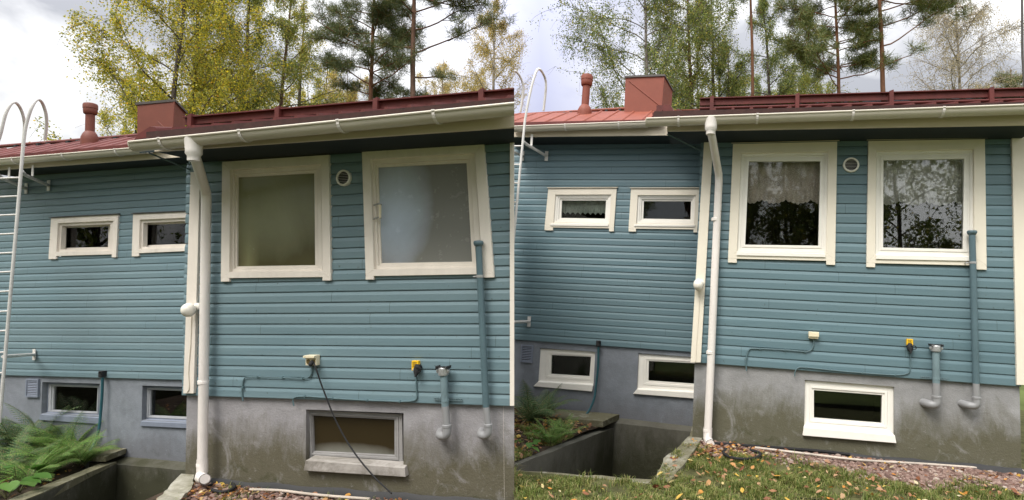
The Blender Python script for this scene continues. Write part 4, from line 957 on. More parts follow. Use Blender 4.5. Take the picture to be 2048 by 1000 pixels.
ladder(O, 'white painted roof ladder with hooped tops beside the weathered old wing windows', 1.72,
       [[(-1.0, 845), (20, 600), (34, 440), (46.5, 290)], [(-78, 845), (-50, 600), (-33, 440), (-14, 300)]],
       [[(52, 252, 0.0), (63, 216, 0.02), (75, 199, 0.1), (86, 209, 0.25), (93, 238, 0.36), (90, 280, 0.42)], [(-1, 275, 0.0), (12, 226, 0.02), (27, 204.5, 0.1), (41, 217, 0.25), (49, 248, 0.36), (46, 292, 0.42)]],
       [((-30, y + 3), (stx(y), y)) for y in (355, 392, 429, 467, 505, 543, 582, 622, 661, 704, 745)],
       [[(43, 342, 1.72), (50, 350, 1.95), (97, 371, 2.555)], [(-10, 345, 1.72), (5, 357, 1.95), (52, 377, 2.555)], [(7, 713, 1.72), (20, 712, 1.95), (68, 709, 2.555)]],
       [((65, 330, 2.05), (64, 352, 2.05)), ((18, 334, 2.05), (18, 355, 2.05))], False, O.L(-20, 845, 1.72))
def stn(y): return 1050 - (y - 245) * 0.094
ladder(N, 'white painted roof ladder with hooped tops beside the wing window with pleated lace', 1.72,
       [[(1002, 760), (1029.5, 455), (1042, 320), (1050, 240)], [(960, 760), (975, 455), (990, 320), (1000, 250)]],
       [[(1058, 197, 0.0), (1067, 159, 0.02), (1076, 138.5, 0.1), (1086, 147, 0.25), (1092, 170, 0.36), (1087, 222, 0.42)], [(1010, 190, 0.0), (1018, 160, 0.02), (1028, 142, 0.1), (1040, 153, 0.25), (1047, 178, 0.36), (1041, 224, 0.42)]],
       [((1000, y), (stn(y), y)) for y in (292, 329, 366, 404)],
       [[(1046, 283, 1.72), (1055, 290, 1.95), (1093, 312, 2.555)], [(1010, 285, 1.72), (1025, 303, 1.95), (1045, 312, 2.555)], [(1008, 645, 1.72), (1030, 644, 1.95), (1058, 643, 2.555)]],
       [((1064, 268, 2.05), (1063, 291, 2.05))], True, N.L(1002, 760, 1.72))

def wall_lamp(fr, pc, r, label, cable):
    c = fr.L(*pc, -0.13)
    t = thing('wall_lamp', label, 'lamp', fr, (c.x, -0.048, c.z))
    gl = MB().lathe(c, (0, 0, 1), [(-r * math.cos(math.pi * k / 16), r * math.sin(math.pi * k / 16)) for k in range(17)], 28)
    gl.v = [(c.x + (v[0] - c.x) * 0.84, v[1], v[2]) for v in gl.v]      # a slightly oval globe
    gl.build('globe', MT['lamp_glass'], t, smooth=True)
    b = Vector((c.x + 0.03, -0.05, c.z + 0.03))
    MB().lathe(b, (0, -1, 0), [(0, 0.034), (0.025, 0.034), (0.032, 0.025)], 18).tube([b + Vector((0, -0.03, 0)), c + Vector((0, 0.02, 0.01))], 0.025, 10).build('mount', MT['white'], t, smooth=True)
    pts = [fr.L(*p, -0.053) for p in cable]
    MB().tube(spline(pts, 5), 0.0045, 6).build('cable', MT['trim_new'], t)
    return t
wall_lamp(O, (377, 620), 0.066, 'white globe wall lamp on the corner board of the weathered house', [(383, 632), (381, 690), (377, 740), (378, 775), (374, 784)])
wall_lamp(N, (1396.5, 569.5), 0.07, 'white globe wall lamp on the corner board of the renewed house', [(1400, 582), (1398, 620), (1393, 690), (1391, 722)])

def cable_thing(fr, pts, r, mat, name, label, cat, y=-0.032, clips=()):
    P = [fr.L(p[0], p[1], p[2] if len(p) > 2 else y) for p in pts]
    path = spline(P, 8)
    if not clips:
        return tag(MB().tube(path, r, 8).build(name, mat, fr=fr, loc=P[-1], smooth=True), label, cat)
    t = thing(name, label, cat, fr, P[-1])
    MB().tube(path, r, 8).build('cable', mat, t, smooth=True)
    for px in clips:
        c = fr.L(*px, y); MB().box(c.x - 0.006, c.x + 0.006, c.y - r * 1.4, c.y + 0.012, c.z - r * 1.6, c.z + r * 1.6).build('clip', MT['cable_blue'], t)
    return t
# sockets
t = thing('socket_box', 'cream double socket box with its lid open and a black plug in it', 'socket', O, O.L(623, 721, -0.02))
a, b = O.L(612.5, 710, -0.06), O.L(634, 731, -0.06)
MB().box(a.x, b.x, -0.07, -0.02, b.z, a.z).build('housing', MT['cream_plastic'], t, bevel=0.006)
MB().hexa([(a.x, -0.072, a.z - 0.028), (b.x, -0.072, a.z - 0.028), (b.x, -0.10, a.z - 0.02), (a.x, -0.10, a.z - 0.02)], [(a.x, -0.072, a.z), (b.x, -0.072, a.z), (b.x, -0.10, a.z - 0.004), (a.x, -0.10, a.z - 0.004)]).build('lid', MT['cream_plastic'], t)
w = b.x - a.x
for k in (0.3, 0.72):
    MB().lathe((a.x + w * k, -0.071, (a.z + b.z) / 2 - 0.012), (0, -1, 0), [(0, w * 0.19), (0.004, w * 0.19), (0.005, w * 0.02)], 16).build('outlet', MT['ink'], t)
pc = Vector((a.x + w * 0.72, -0.078, (a.z + b.z) / 2 - 0.012))
MB().lathe(pc, (0.1, -1, -0.5), [(0, 0.018), (0.02, 0.021), (0.04, 0.016), (0.05, 0.008)], 12).build('plug', MT['black_rub'], t, smooth=True)
cable_thing(O, [(628, 727, -0.10), (633, 740, -0.12), (645, 775, -0.10), (672, 842, -0.11), (705, 900, -0.16), (745, 950, -0.26), (783, 987, -0.36)], 0.0065, MT['black_rub'], 'extension_cord', 'black cord hanging from the open socket across the peeling cellar window', 'cord')
cable_thing(O, [(624, 731), (624, 742), (620, 752), (605, 757), (560, 755), (500, 754), (489, 757), (485.5, 768), (484, 785), (486, 802)], 0.0065, MT['cable_blue'], 'wall_cable', 'blue painted cable from the open socket, bent down at its left end', 'cable', clips=[(605, 757), (565, 755), (515, 754), (486, 775)])
t = thing('socket_box', 'cream socket box with its lid shut, on the renewed house', 'socket', N, N.L(1628, 670, -0.02))
a, b = N.L(1618, 663, -0.07), N.L(1637, 678, -0.07)
MB().box(a.x, b.x, -0.07, -0.02, b.z, a.z - 0.02).build('housing', MT['cream_plastic'], t, bevel=0.006)
MB().box(a.x - 0.004, b.x + 0.004, -0.085, -0.03, b.z + 0.02, a.z).build('lid', MT['cream_plastic'], t, bevel=0.008)
cable_thing(N, [(1627, 678), (1627, 690), (1622, 700), (1610, 703), (1570, 700), (1510, 697), (1499, 699), (1495, 707), (1492, 722), (1493, 742)], 0.008, MT['cable_blue'], 'wall_cable', 'blue painted cable from the shut socket, bent down at its left end', 'cable', clips=[(1610, 703), (1570, 700), (1520, 697.5), (1494, 715)])
def timer(fr, q, plug, cab, label, clab, clips):
    a, b = fr.L(*q[0], -0.05), fr.L(*q[1], -0.05)
    t = thing('motor_heater_box', label, 'socket', fr, ((a.x + b.x) / 2, -0.02, b.z))
    MB().box(a.x, b.x, -0.055, -0.02, b.z, a.z).build('housing', MT['yellow'], t, bevel=0.004)
    mb = MB(); w = b.x - a.x; h = a.z - b.z
    for k in range(5):
        z = a.z - h * (0.14 + 0.11 * k); mb.box(a.x + w * 0.16, b.x - w * (0.16 + 0.07 * (k % 3)), -0.0565, -0.0548, z - h * 0.02, z + h * 0.02)
    mb.build('printing', MT['ink'], t)
    for k in (0.25, 0.5, 0.75):
        MB().box(a.x + w * k - 0.004, a.x + w * k + 0.004, -0.0565, -0.0548, b.z + h * 0.08, b.z + h * 0.2).build('indicator', MT['white'], t)
    c = fr.L(*plug, -0.075)
    MB().lathe(c + Vector((0.0, 0.03, 0.03)), (0, -0.55, -1), [(-0.02, 0.03), (0.02, 0.034), (0.045, 0.026), (0.07, 0.012), (0.085, 0.008)], 14).build('plug', MT['black_rub'], t, smooth=True)
    MB().tube(spline([c + Vector((0.0, -0.01, 0.035)), c + Vector((0.045, -0.012, 0.035)), c + Vector((0.05, -0.012, 0.005)), c + Vector((0.02, -0.012, -0.005))], 5), 0.004, 6).build('strap', MT['black_rub'], t)
    cable_thing(fr, cab, 0.0065, MT['cable_blue'], 'wall_cable', clab, 'cable', clips=clips)
timer(O, ((823.5, 721.5), (837, 741)), (832, 743), [(832, 752), (833, 780), (834, 795), (828, 801), (810, 803), (770, 802), (700, 799), (630, 794), (600, 793), (588, 796), (586, 803), (588, 812)],
      'yellow socket box with black plug on the weathered house', 'blue painted cable from the yellow box on the weathered house, along the cladding foot', [(800, 803), (735, 801), (665, 797), (610, 793)])
timer(N, ((1813.5, 677.5), (1826, 692.5)), (1821, 698), [(1821, 705), (1820.5, 730), (1819, 742), (1812, 748), (1790, 750), (1740, 747), (1680, 742), (1610, 735), (1596, 736), (1590, 744), (1589.5, 753)],
      'yellow socket box with black plug on the renewed house', 'blue painted cable from the yellow box on the renewed house, along the cladding foot', [(1790, 750), (1725, 746), (1660, 740), (1612, 735.5)])
# pipes rising from the plinth
def vent_pipe(fr, top, mid, bot, wall, r, label, tall):
    p0, p1, p2, pw = fr.L(*top, -0.085), fr.L(*mid, -0.085), fr.L(*bot, -0.085), fr.L(*wall, -0.06)
    t = thing('standpipe', label, 'pipe', fr, (p2.x, -0.085, p2.z))
    MB().tube([p1, p0], r, 16).build('upper_pipe', MT['blue_pipe' if tall else 'bluegrey_pipe'], t, smooth=True)
    MB().tube([p1 + (p2 - p1) * 0.002, p2 + Vector((0, 0, 0.04))], r * 0.99, 16).build('lower_pipe', MT['grey_pipe'], t, smooth=True)
    e = [p2 + Vector((0, 0, 0.05)), p2 + Vector((0, 0, 0.0)), p2 + Vector((-0.006, 0, -0.025)), p2 + Vector((-0.028, 0.004, -0.042)), Vector((pw.x, pw.y, p2.z - 0.042)), Vector((pw.x - 0.035, 0.03, p2.z - 0.038))]
    MB().tube(spline(e, 4), r * 1.2, 16).build('elbow', MT['grey_pipe'], t, smooth=True)
    MB().lathe(p2 + Vector((0, 0, 0.03)), (0, 0, 1), [(0, r * 1.15), (0.004, r * 1.3), (0.022, r * 1.3), (0.026, r * 1.15)], 18).build('collar', MT['grey_pipe'], t, smooth=True)
    if tall:
        MB().lathe(p0, (0, 0, 1), [(-0.02, r * 1.02), (-0.018, r * 1.18), (0.0, r * 1.5), (0.014, r * 1.55), (0.026, r * 1.35), (0.032, 0.01)], 20).build('cap', MT['blue_pipe'], t, smooth=True)
        c = p0 + (p1 - p0) * 0.21
        MB().lathe(c, (0, 0, 1), [(0, r * 1.0), (0.002, r * 1.1), (0.022, r * 1.1), (0.024, r)], 18).tube([c + Vector((-r, 0, 0.01)), c + Vector((-r - 0.03, 0.0, 0.01)), c + Vector((-r - 0.03, 0.05, 0.01))], 0.007, 6).build('clamp', MT['steel'], t)
    else:
        MB().lathe(p0, (0, 0, -1), [(-0.005, r * 1.2), (0.0, r * 1.35), (0.01, r * 1.45), (0.03, r * 1.35), (0.05, r * 1.45), (0.062, r * 1.4), (0.068, r)], 20).build('coupling', MT['steel'], t, smooth=True)
        for s in (-1, 1): MB().lathe(p0 + Vector((s * r * 1.35, -0.005, -0.028)), (0, -1, 0), [(-0.012, 0.016), (0.012, 0.018), (0.016, 0.01)], 12).build('coupling_lug', MT['steel'], t, smooth=True)
        mb = MB()
        for s in (-1, 1): mb.box(p0.x + s * r * 1.6 - 0.005, p0.x + s * r * 1.6 + 0.005, p0.y - r * 1.3, p0.y + r, p0.z - 0.008, p0.z + 0.016)
        mb.box(p0.x - r * 1.6, p0.x + r * 1.6, p0.y - r * 1.3, p0.y - r * 1.3 + 0.006, p0.z + 0.006, p0.z + 0.016)
        mb.build('coupling_handle', MT['black'], t)
        c = p1 + Vector((0, 0, 0.045)); mb = MB()
        for k in range(-6, 6): 
            x = c.x + k * 0.022
            mb.box(x + 0.003, x + 0.019, -0.036, -0.030, c.z - 0.012, c.z - 0.006).box(x + 0.003, x + 0.019, -0.036, -0.030, c.z + 0.006, c.z + 0.012).box(x, x + 0.003, -0.036, -0.030, c.z - 0.012, c.z + 0.012)
        st = mb.build('perforated_strap', MT['bluegrey_pipe'], t); tag(st, kind=None)
        MB().lathe(c, (0, 0, 1), [(-0.011, r * 1.01), (-0.01, r * 1.06), (0.01, r * 1.06), (0.011, r * 1.01)], 18).build('strap_band', MT['bluegrey_pipe'], t, smooth=True)
    return t
vent_pipe(O, (887, 735), (890.5, 812), (894, 862), (880, 868), 0.031, 'short standpipe with steel coupling on the weathered house', False)
vent_pipe(N, (1871.5, 691), (1872.5, 766), (1873, 802), (1858, 812), 0.036, 'short standpipe with steel coupling on the renewed house', False)
vent_pipe(O, (957, 488), (972, 814), (976.5, 861), (962, 868), 0.0275, 'tall capped blue pipe in front of the hazy window with a handle', True)
vent_pipe(N, (1944, 466), (1952, 767), (1953, 804), (1935, 815), 0.032, 'tall capped blue pipe in front of the window reflecting trees', True)
# hose bib lines on the wing plinths
for fr, top, pts, lab in ((O, (203.5, 748), [(205, 755), (204, 790), (201, 830), (197, 862), (188, 888), (177, 906)], 'teal hose hanging down the wing plinth behind the ferns'),
                          (N, (1196.5, 687), [(1197, 692), (1196, 735), (1192, 770), (1189, 795), (1180, 818), (1169, 833)], 'teal hose hanging down the wing plinth between white cellar windows')):
    c = fr.L(*top, 2.53); t = thing('hose', lab, 'hose', fr, (c.x, 2.55, c.z))
    MB().box(c.x - 0.035, c.x + 0.035, 2.5, 2.58, c.z - 0.05, c.z + 0.05).tube([c + Vector((0.02, -0.04, 0.02)), c + Vector((0.03, -0.06, 0.05))], 0.012, 8).build('connector', MT['black'], t, bevel=0.01)
    MB().tube(spline([fr.L(*p, 2.53 - 0.35 * (i / len(pts)) ** 3) for i, p in enumerate(pts)], 6), 0.019, 8).build('hose_line', MT['teal_hose'], t, smooth=True)
# stay wire at the inner corner
for fr, a, b, lab in ((O, (298, 306, -0.4), (384, 341, 0.0), 'thin blue stay wire under the eave corner of the weathered house'), (N, (1334, 268, -0.4), (1406, 304, 0.0), 'thin blue stay wire under the eave corner of the renewed house')):
    p, q = fr.L(*a), fr.L(*b); m = (p + q) / 2
    tag(MB().tube([p, p + (q - p) * 0.5, q], 0.008, 6).build('stay_wire', MT['cable_blue'], fr=fr, loc=q), lab, 'wire')
# membrane edge and conduits lying along the plinths
def lying(fr, pts, z, r, mat, name, label, cat, clip=False):
    P = [fr.Z(p[0], p[1], z) for p in pts]
    return tag(MB().tube(spline(P, 6), r, 8).build(name, mat, fr=fr, loc=P[0], smooth=True, clip=clip), label, cat)
def membrane(fr, a, b, h, label, clip):
    p, q = fr.L(*a, -0.006), fr.L(*b, -0.006)
    mb = MB(); n = 40; vs = []
    rnd = random.Random(5)
    for i in range(n + 1):
        u = i / n; c = p + (q - p) * u; wv = 0.006 * math.sin(u * 31) + rnd.uniform(-.003, .003)
        vs += [(c.x, -0.012, c.z - 0.12), (c.x, -0.012 + wv * 0.3 - 0.006, c.z + wv + 0.01), (c.x, -0.05 + wv, c.z - 0.02 + wv), (c.x, -0.075 + wv, c.z - 0.10)]
    mb.add(vs, [(i * 4 + k, i * 4 + k + 1, i * 4 + k + 5, i * 4 + k + 4) for i in range(n) for k in range(3)])
    tag(mb.build('drain_membrane', MT['black'], fr=fr, loc=p, smooth=True, clip=clip), label, 'membrane')
membrane(O, (415, 958), (1030, 1004), 0.03, 'black membrane edge along the foot of the weathered plinth', True)
membrane(N, (1424, 884), (2043, 938), 0.03, 'black membrane edge along the foot of the renewed plinth', False)
lying(N, [(1510, 895), (1600, 906), (1720, 920), (1850, 928), (1960, 936), (2046, 941)], -0.87, 0.013, MT['conduit'], 'conduit', 'pale conduit lying on red gravel along the renewed plinth', 'conduit')
lying(N, [(1425, 886), (1520, 893), (1640, 902), (1700, 909)], -0.865, 0.016, MT['black_rub'], 'drain_hose', 'straight black drain hose beside the coiled black hose', 'hose')
lying(N, [(1452, 897), (1447, 905), (1460, 914), (1490, 918), (1515, 914), (1520, 906), (1500, 900)], -0.875, 0.014, MT['black_rub'], 'drain_hose', 'coiled black hose on leaves near the renewed downpipe', 'hose')
lying(O, [(500, 979), (560, 981), (610, 987), (660, 992), (740, 998)], -0.80, 0.012, MT['conduit'], 'conduit', 'pale conduit lying on leaf litter below the peeling cellar window', 'conduit', True)
lying(O, [(418, 972), (440, 962), (462, 966), (468, 976), (446, 984), (424, 980)], -0.79, 0.014, MT['black_rub'], 'drain_hose', 'coiled black hose beside the shoe of the weathered downpipe', 'hose')
# mast seen at the right edge, far behind the roof
p = pdir(2045, 110) * 14
tag(MB().tube([(p.x, p.y, -2), (p.x, p.y, p.z), pdir(2043.5, -60) * 14], [0.035, 0.03, 0.022], 10).build('mast', MT['cap'], fr=WLD, loc=(p.x, p.y, -2)), 'thin grey mast rising behind the roof at the far right', 'mast')
sheet('lawn', N, [[(3.19, 0.09, -0.889), (8.0, 0.09, -0.889)], [(3.19, 8.0, -0.85), (8.0, 8.0, -0.85)]], MT['lawn'], rough=0.0, seed=3)

# ------------------------------------------------------------------ trees
def basis(d):
    d = d / np.linalg.norm(d); a = np.array([0, 0, 1.0]) if abs(d[2]) < 0.9 else np.array([1.0, 0, 0])
    u = np.cross(d, a); u /= np.linalg.norm(u); return u, np.cross(d, u)
class Tubes:
    def __init__(s): s.v = []; s.f = []; s.n = 0
    def add(s, pts, radii, k):
        pts = np.asarray(pts); m = len(pts); ang = np.arange(k) * 2 * math.pi / k
        t = np.gradient(pts, axis=0); u, _ = basis(t[0])
        for i in range(m):
            d = t[i] / (np.linalg.norm(t[i]) + 1e-9); u = u - d * (u @ d); u /= np.linalg.norm(u) + 1e-9; w = np.cross(d, u)
            s.v.append(pts[i] + radii[i] * (np.cos(ang)[:, None] * u + np.sin(ang)[:, None] * w))
        i, j = np.meshgrid(np.arange(m - 1), np.arange(k), indexing='ij')
        a = s.n + i * k + j; b = s.n + i * k + (j + 1) % k
        s.f.append(np.stack([a, b, b + k, a + k], -1).reshape(-1, 4)); s.n += m * k
    def build(s, name, mat, parent):
        v = np.concatenate(s.v); f = np.concatenate(s.f); fr, loc = ORG[parent.name]
        v = v - np.array(loc)
        me = bpy.data.meshes.new(name); me.vertices.add(len(v)); me.vertices.foreach_set('co', v.astype(np.float32).ravel())
        me.loops.add(f.size); me.loops.foreach_set('vertex_index', f.astype(np.int32).ravel())
        me.polygons.add(len(f)); me.polygons.foreach_set('loop_start', np.arange(0, f.size, 4, dtype=np.int32)); me.polygons.foreach_set('loop_total', np.full(len(f), 4, np.int32))
        me.polygons.foreach_set('use_smooth', np.ones(len(f), bool))
        me.update(calc_edges=True); me.materials.append(mat)
        o = bpy.data.objects.new(name, me); COL.objects.link(o); o.parent = parent; ORG[o.name] = (fr, loc); return o
def wander(rng, p, d, L, n, curl, grav, droop_end=0.0):
    pts = [np.array(p, float)]; d = np.array(d, float); d /= np.linalg.norm(d); st = L / n
    for i in range(n):
        d = d + rng.normal(0, curl, 3) + np.array([0, 0, grav - droop_end * (i / n) ** 2]); d /= np.linalg.norm(d)
        pts.append(pts[-1] + d * st)
    return np.array(pts)
def leaf_quads(rng, c, size, flat=0.0, aspect=0.62):
    n = len(c); a = rng.normal(0, 1, (n, 3)); a[:, 2] *= (1 - flat); a /= np.linalg.norm(a, axis=1)[:, None]
    b = rng.normal(0, 1, (n, 3)); b -= a * (a * b).sum(1)[:, None]; b /= np.linalg.norm(b, axis=1)[:, None]
    s = size * rng.uniform(0.6, 1.25, n)[:, None]
    return np.stack([c - a * s * 0.5, c + b * s * aspect * 0.5, c + a * s * 0.5, c - b * s * aspect * 0.5], 1)

DENS = 3.3
def birch(px, dist, height, spread, label, leafm, barkm, seed, nb=22, nsub=9, per=34, leaf=0.060, z0=2.5, lean=(0, 0), r0=0.13, droop=0.05, up=0.75, strands=0.32, thin=1.0, group=None, trunks=1):
    rng = np.random.default_rng(seed)
    if isinstance(px, tuple): base = np.array(px)
    else:
        d = pdir(px, 400); base = np.array([d.x / d.y * dist, dist, -2.05])
    t = thing('birch_tree', label, 'tree', WLD, base, group)
    T = Tubes(); C = []
    for k in range(trunks):
        off = np.array([rng.normal(0, 0.5), rng.normal(0, 0.5), 0]) if k else np.zeros(3)
        n = 14; hh = height * (1 - 0.12 * k)
        pts = [base + off]
        dd = np.array([lean[0] + rng.normal(0, 0.03) * (k > 0), lean[1], 1.0])
        for i in range(n): pts.append(pts[-1] + (dd + np.append(rng.normal(0, 0.035, 2), 0)) * hh / n)
        pts = np.array(pts); rr = r0 * (1 - np.linspace(0, 1, n + 1)) ** 0.8 + 0.012
        T.add(pts, rr, 8)
        ga = rng.uniform(0, 6)
        for b in range(nb // trunks):
            u = (b + rng.uniform(0, 1)) / (nb // trunks); z = z0 / hh + (0.97 - z0 / hh) * u
            q = z * n; i = int(q); p = pts[i] + (pts[min(i + 1, n)] - pts[i]) * (q - i)
            ga += 2.4 + rng.normal(0, 0.4)
            L = spread * (0.35 + 0.75 * math.sin(math.pi * min(1, 0.25 + 0.75 * (1 - u)) * 0.62)) * rng.uniform(0.7, 1.15)
            if u > 0.8: L *= 0.6
            bd = np.array([math.cos(ga), math.sin(ga), up * rng.uniform(0.6, 1.4)])
            bp = wander(rng, p, bd, L, 8, 0.13, 0.02, droop * 2.2)
            T.add(bp, np.linspace(max(0.012, rr[i] * 0.42), 0.005, 9), 5)
            for s_ in range(int(nsub * 1.6)):
                f = rng.uniform(0.2, 1.0) * 8; j = min(int(f), 7); sp = bp[j] + (bp[j + 1] - bp[j]) * (f - j)
                bdv = bp[j + 1] - bp[j]; bdv /= np.linalg.norm(bdv)
                sd_ = bdv * 0.7 + rng.normal(0, 0.6, 3) + np.array([0, 0, 0.1])
                sl_ = L * rng.uniform(0.18, 0.42)
                tw = wander(rng, sp, sd_, sl_, 6, 0.18, -0.02, droop * 4)
                T.add(tw, np.linspace(0.009, 0.0035, 7) * thin, 3)
                m = max(1, int(per * DENS * rng.uniform(0.4, 1.5)))
                g = rng.uniform(0, 6, m); j2 = np.minimum(g.astype(int), 5)
                c = tw[j2] + (tw[j2 + 1] - tw[j2]) * (g - j2)[:, None] + rng.normal(0, 0.07, (m, 3))
                c[:, 2] -= np.abs(rng.normal(0, strands, m)) * (rng.uniform(0, 1, m) < 0.55)
                C.append(c)
                for h in range(2):                       # hanging twigs
                    w0 = tw[rng.integers(2, 7)]
                    T.add(wander(rng, w0, rng.normal(0, 0.5, 3) + np.array([0, 0, -0.6]), strands * rng.uniform(0.8, 2.2), 4, 0.12, -0.12), np.linspace(0.0045, 0.002, 5) * thin, 3)
    T.build('trunk', barkm, t)
    C = np.concatenate(C); qd = leaf_quads(rng, C, leaf)
    np_mesh('crown', qd, len(qd), leafm, 4, parent=t)
    return t

def pine(px, dist, height, label, seed, limbs, needle_m, bark_m, r0=0.16, z_px=None, tuft=0.2, nt=26, lean=0.0, auto=0, spread=2.2, zmin=4.5, group=None):
    """limbs: (height above viewer at the trunk, azimuth deg, length, rise, clump count)"""
    rng = np.random.default_rng(seed)
    d = pdir(px, 400); base = np.array([d.x / d.y * dist, dist, -2.05])
    t = thing('pine_tree', label, 'tree', WLD, base, group)
    T = Tubes(); n = 16
    pts = [base]
    for i in range(n): pts.append(pts[-1] + (np.array([lean, 0, 1.0]) + np.append(rng.normal(0, 0.018, 2), 0)) * height / n)
    pts = np.array(pts); rr = r0 * (1 - 0.75 * np.linspace(0, 1, n + 1)); T.add(pts, rr, 9)
    tufts = []
    def at_z(z):
        q = np.clip((z - base[2]) / height * n, 0, n - 0.01); i = int(q); return pts[i] + (pts[i + 1] - pts[i]) * (q - i), rr[i]
    lim = list(limbs)
    ga = rng.uniform(0, 6)
    for k in range(auto):
        z = zmin + (height + base[2] - 0.4 - zmin) * (k + rng.uniform(0, 1)) / auto; ga += 2.4 + rng.normal(0, 0.5)
        lim.append((z, math.degrees(ga), spread * rng.uniform(0.5, 1.15) * (1.05 - 0.55 * k / auto), rng.uniform(0.0, 0.5), int(rng.integers(4, 8))))
    for z, az, L, rise, nc in lim:
        p, r = at_z(z); a = math.radians(az)
        bp = wander(rng, p, np.array([math.cos(a), math.sin(a), rise]), L, 9, 0.10, 0.015)
        T.add(bp, np.linspace(max(0.018, r * 0.38), 0.012, 10), 6)
        for c in range(nc):
            f = (0.35 + 0.65 * (c + rng.uniform(0.2, 1)) / nc) * 9; j = min(int(f), 8); sp = bp[j] + (bp[j + 1] - bp[j]) * (f - j)
            dv = bp[j + 1] - bp[j]; dv /= np.linalg.norm(dv)
            tw = wander(rng, sp, dv * 0.6 + np.append(rng.normal(0, 0.7, 2), rng.normal(0.15, 0.3)), L * rng.uniform(0.14, 0.3), 5, 0.16, 0.05)
            T.add(tw, np.linspace(0.012, 0.006, 6), 4)
            for e in range(4):
                t2 = wander(rng, tw[rng.integers(1, 6)], rng.normal(0, 1, 3) * np.array([1, 1, 0.45]) + np.array([0, 0, 0.2]), rng.uniform(0.15, 0.4), 3, 0.15, 0.06)
                T.add(t2, np.linspace(0.007, 0.004, 4), 3)
                for w in t2[1:]:
                    tufts.append((w, (t2[-1] - t2[0])))
            tufts.append((tw[-1], dv))
        # bare dead snags lower down
        if rng.uniform() < 0.4:
            T.add(wander(rng, at_z(z - 0.5)[0], np.append(rng.normal(0, 1, 2), 0.1), rng.uniform(0.4, 1.0), 5, 0.15, -0.02), np.linspace(0.012, 0.004, 6), 4)
    T.build('trunk', bark_m, t)
    P = np.array([w for w, _ in tufts]); D = np.array([d_ / (np.linalg.norm(d_) + 1e-9) for _, d_ in tufts])
    P = np.repeat(P, nt, 0); D = np.repeat(D, nt, 0); m = len(P)
    nd = rng.normal(0, 1, (m, 3)) + D * 0.7 + np.array([0, 0, 0.25]); nd /= np.linalg.norm(nd, axis=1)[:, None]
    P = P + rng.normal(0, 0.06, (m, 3)); ln = tuft * rng.uniform(0.6, 1.25, m)[:, None]
    w = np.cross(nd, rng.normal(0, 1, (m, 3))); w /= np.linalg.norm(w, axis=1)[:, None]; w *= 0.0065
    qd = np.stack([P - w, P + w, P + nd * ln + w * 0.4, P + nd * ln - w * 0.4], 1)
    np_mesh('crown', qd, m, needle_m, 4, parent=t)
    return t

LF = dict(
    gold=m_leaf('birch_leaves_gold', [(0.0, (0.163, 0.188, 0.031)), (0.4, (0.300, 0.300, 0.044)), (0.75, (0.525, 0.450, 0.044)), (0.95, (0.700, 0.525, 0.037)), (1.0, (0.700, 0.350, 0.037))], 0.5),
    olive=m_leaf('birch_leaves_olive', [(0.0, (0.113, 0.150, 0.032)), (0.6, (0.226, 0.256, 0.053)), (0.9, (0.450, 0.406, 0.074)), (1.0, (0.600, 0.434, 0.074))], 0.45),
    green=m_leaf('birch_leaves_green', [(0.0, (0.094, 0.133, 0.037)), (0.55, (0.173, 0.219, 0.054)), (0.88, (0.312, 0.329, 0.077)), (1.0, (0.594, 0.469, 0.094))], 0.4),
    pale=m_leaf('birch_leaves_pale', [(0.0, (0.303, 0.261, 0.097)), (0.6, (0.522, 0.427, 0.152)), (1.0, (0.715, 0.495, 0.165))], 0.5),
    straw=m_leaf('birch_leaves_straw', [(0.0, (0.275, 0.237, 0.150)), (0.6, (0.425, 0.362, 0.225)), (1.0, (0.550, 0.425, 0.225))], 0.4),
    needle=m_leaf('pine_needles', [(0.0, (0.077, 0.099, 0.039)), (0.6, (0.096, 0.124, 0.044)), (0.93, (0.165, 0.174, 0.060)), (1.0, (0.311, 0.198, 0.060))], 0.2),
    needle2=m_leaf('pine_needles_fresh', [(0.0, (0.069, 0.097, 0.026)), (0.6, (0.126, 0.152, 0.042)), (0.93, (0.215, 0.215, 0.060)), (1.0, (0.350, 0.231, 0.060))], 0.2),
    birchbark=m_bark('birch_bark', (0.06, 0.05, 0.045), (0.26, 0.23, 0.20), 6, (1, 1, 1.4)),
    darkbark=m_bark('dark_birch_bark', (0.035, 0.028, 0.022), (0.11, 0.09, 0.075), 6, (1, 1, 0.6)),
    palebark=m_bark('pale_birch_bark', (0.16, 0.135, 0.11), (0.36, 0.32, 0.27), 6, (1, 1, 1.2)),
    pinebark=m_bark('pine_bark', (0.045, 0.03, 0.022), (0.14, 0.085, 0.06), 6, (1, 1, 0.35), (0.17, 0.085, 0.05), 9.0, 14.0),
    pinebark2=m_bark('pine_bark_red', (0.05, 0.03, 0.02), (0.17, 0.09, 0.055), 6, (1, 1, 0.35), (0.19, 0.09, 0.05), 7.0, 10.0),
)
G1, G2 = 'trees behind the weathered house', 'trees behind the renewed house'
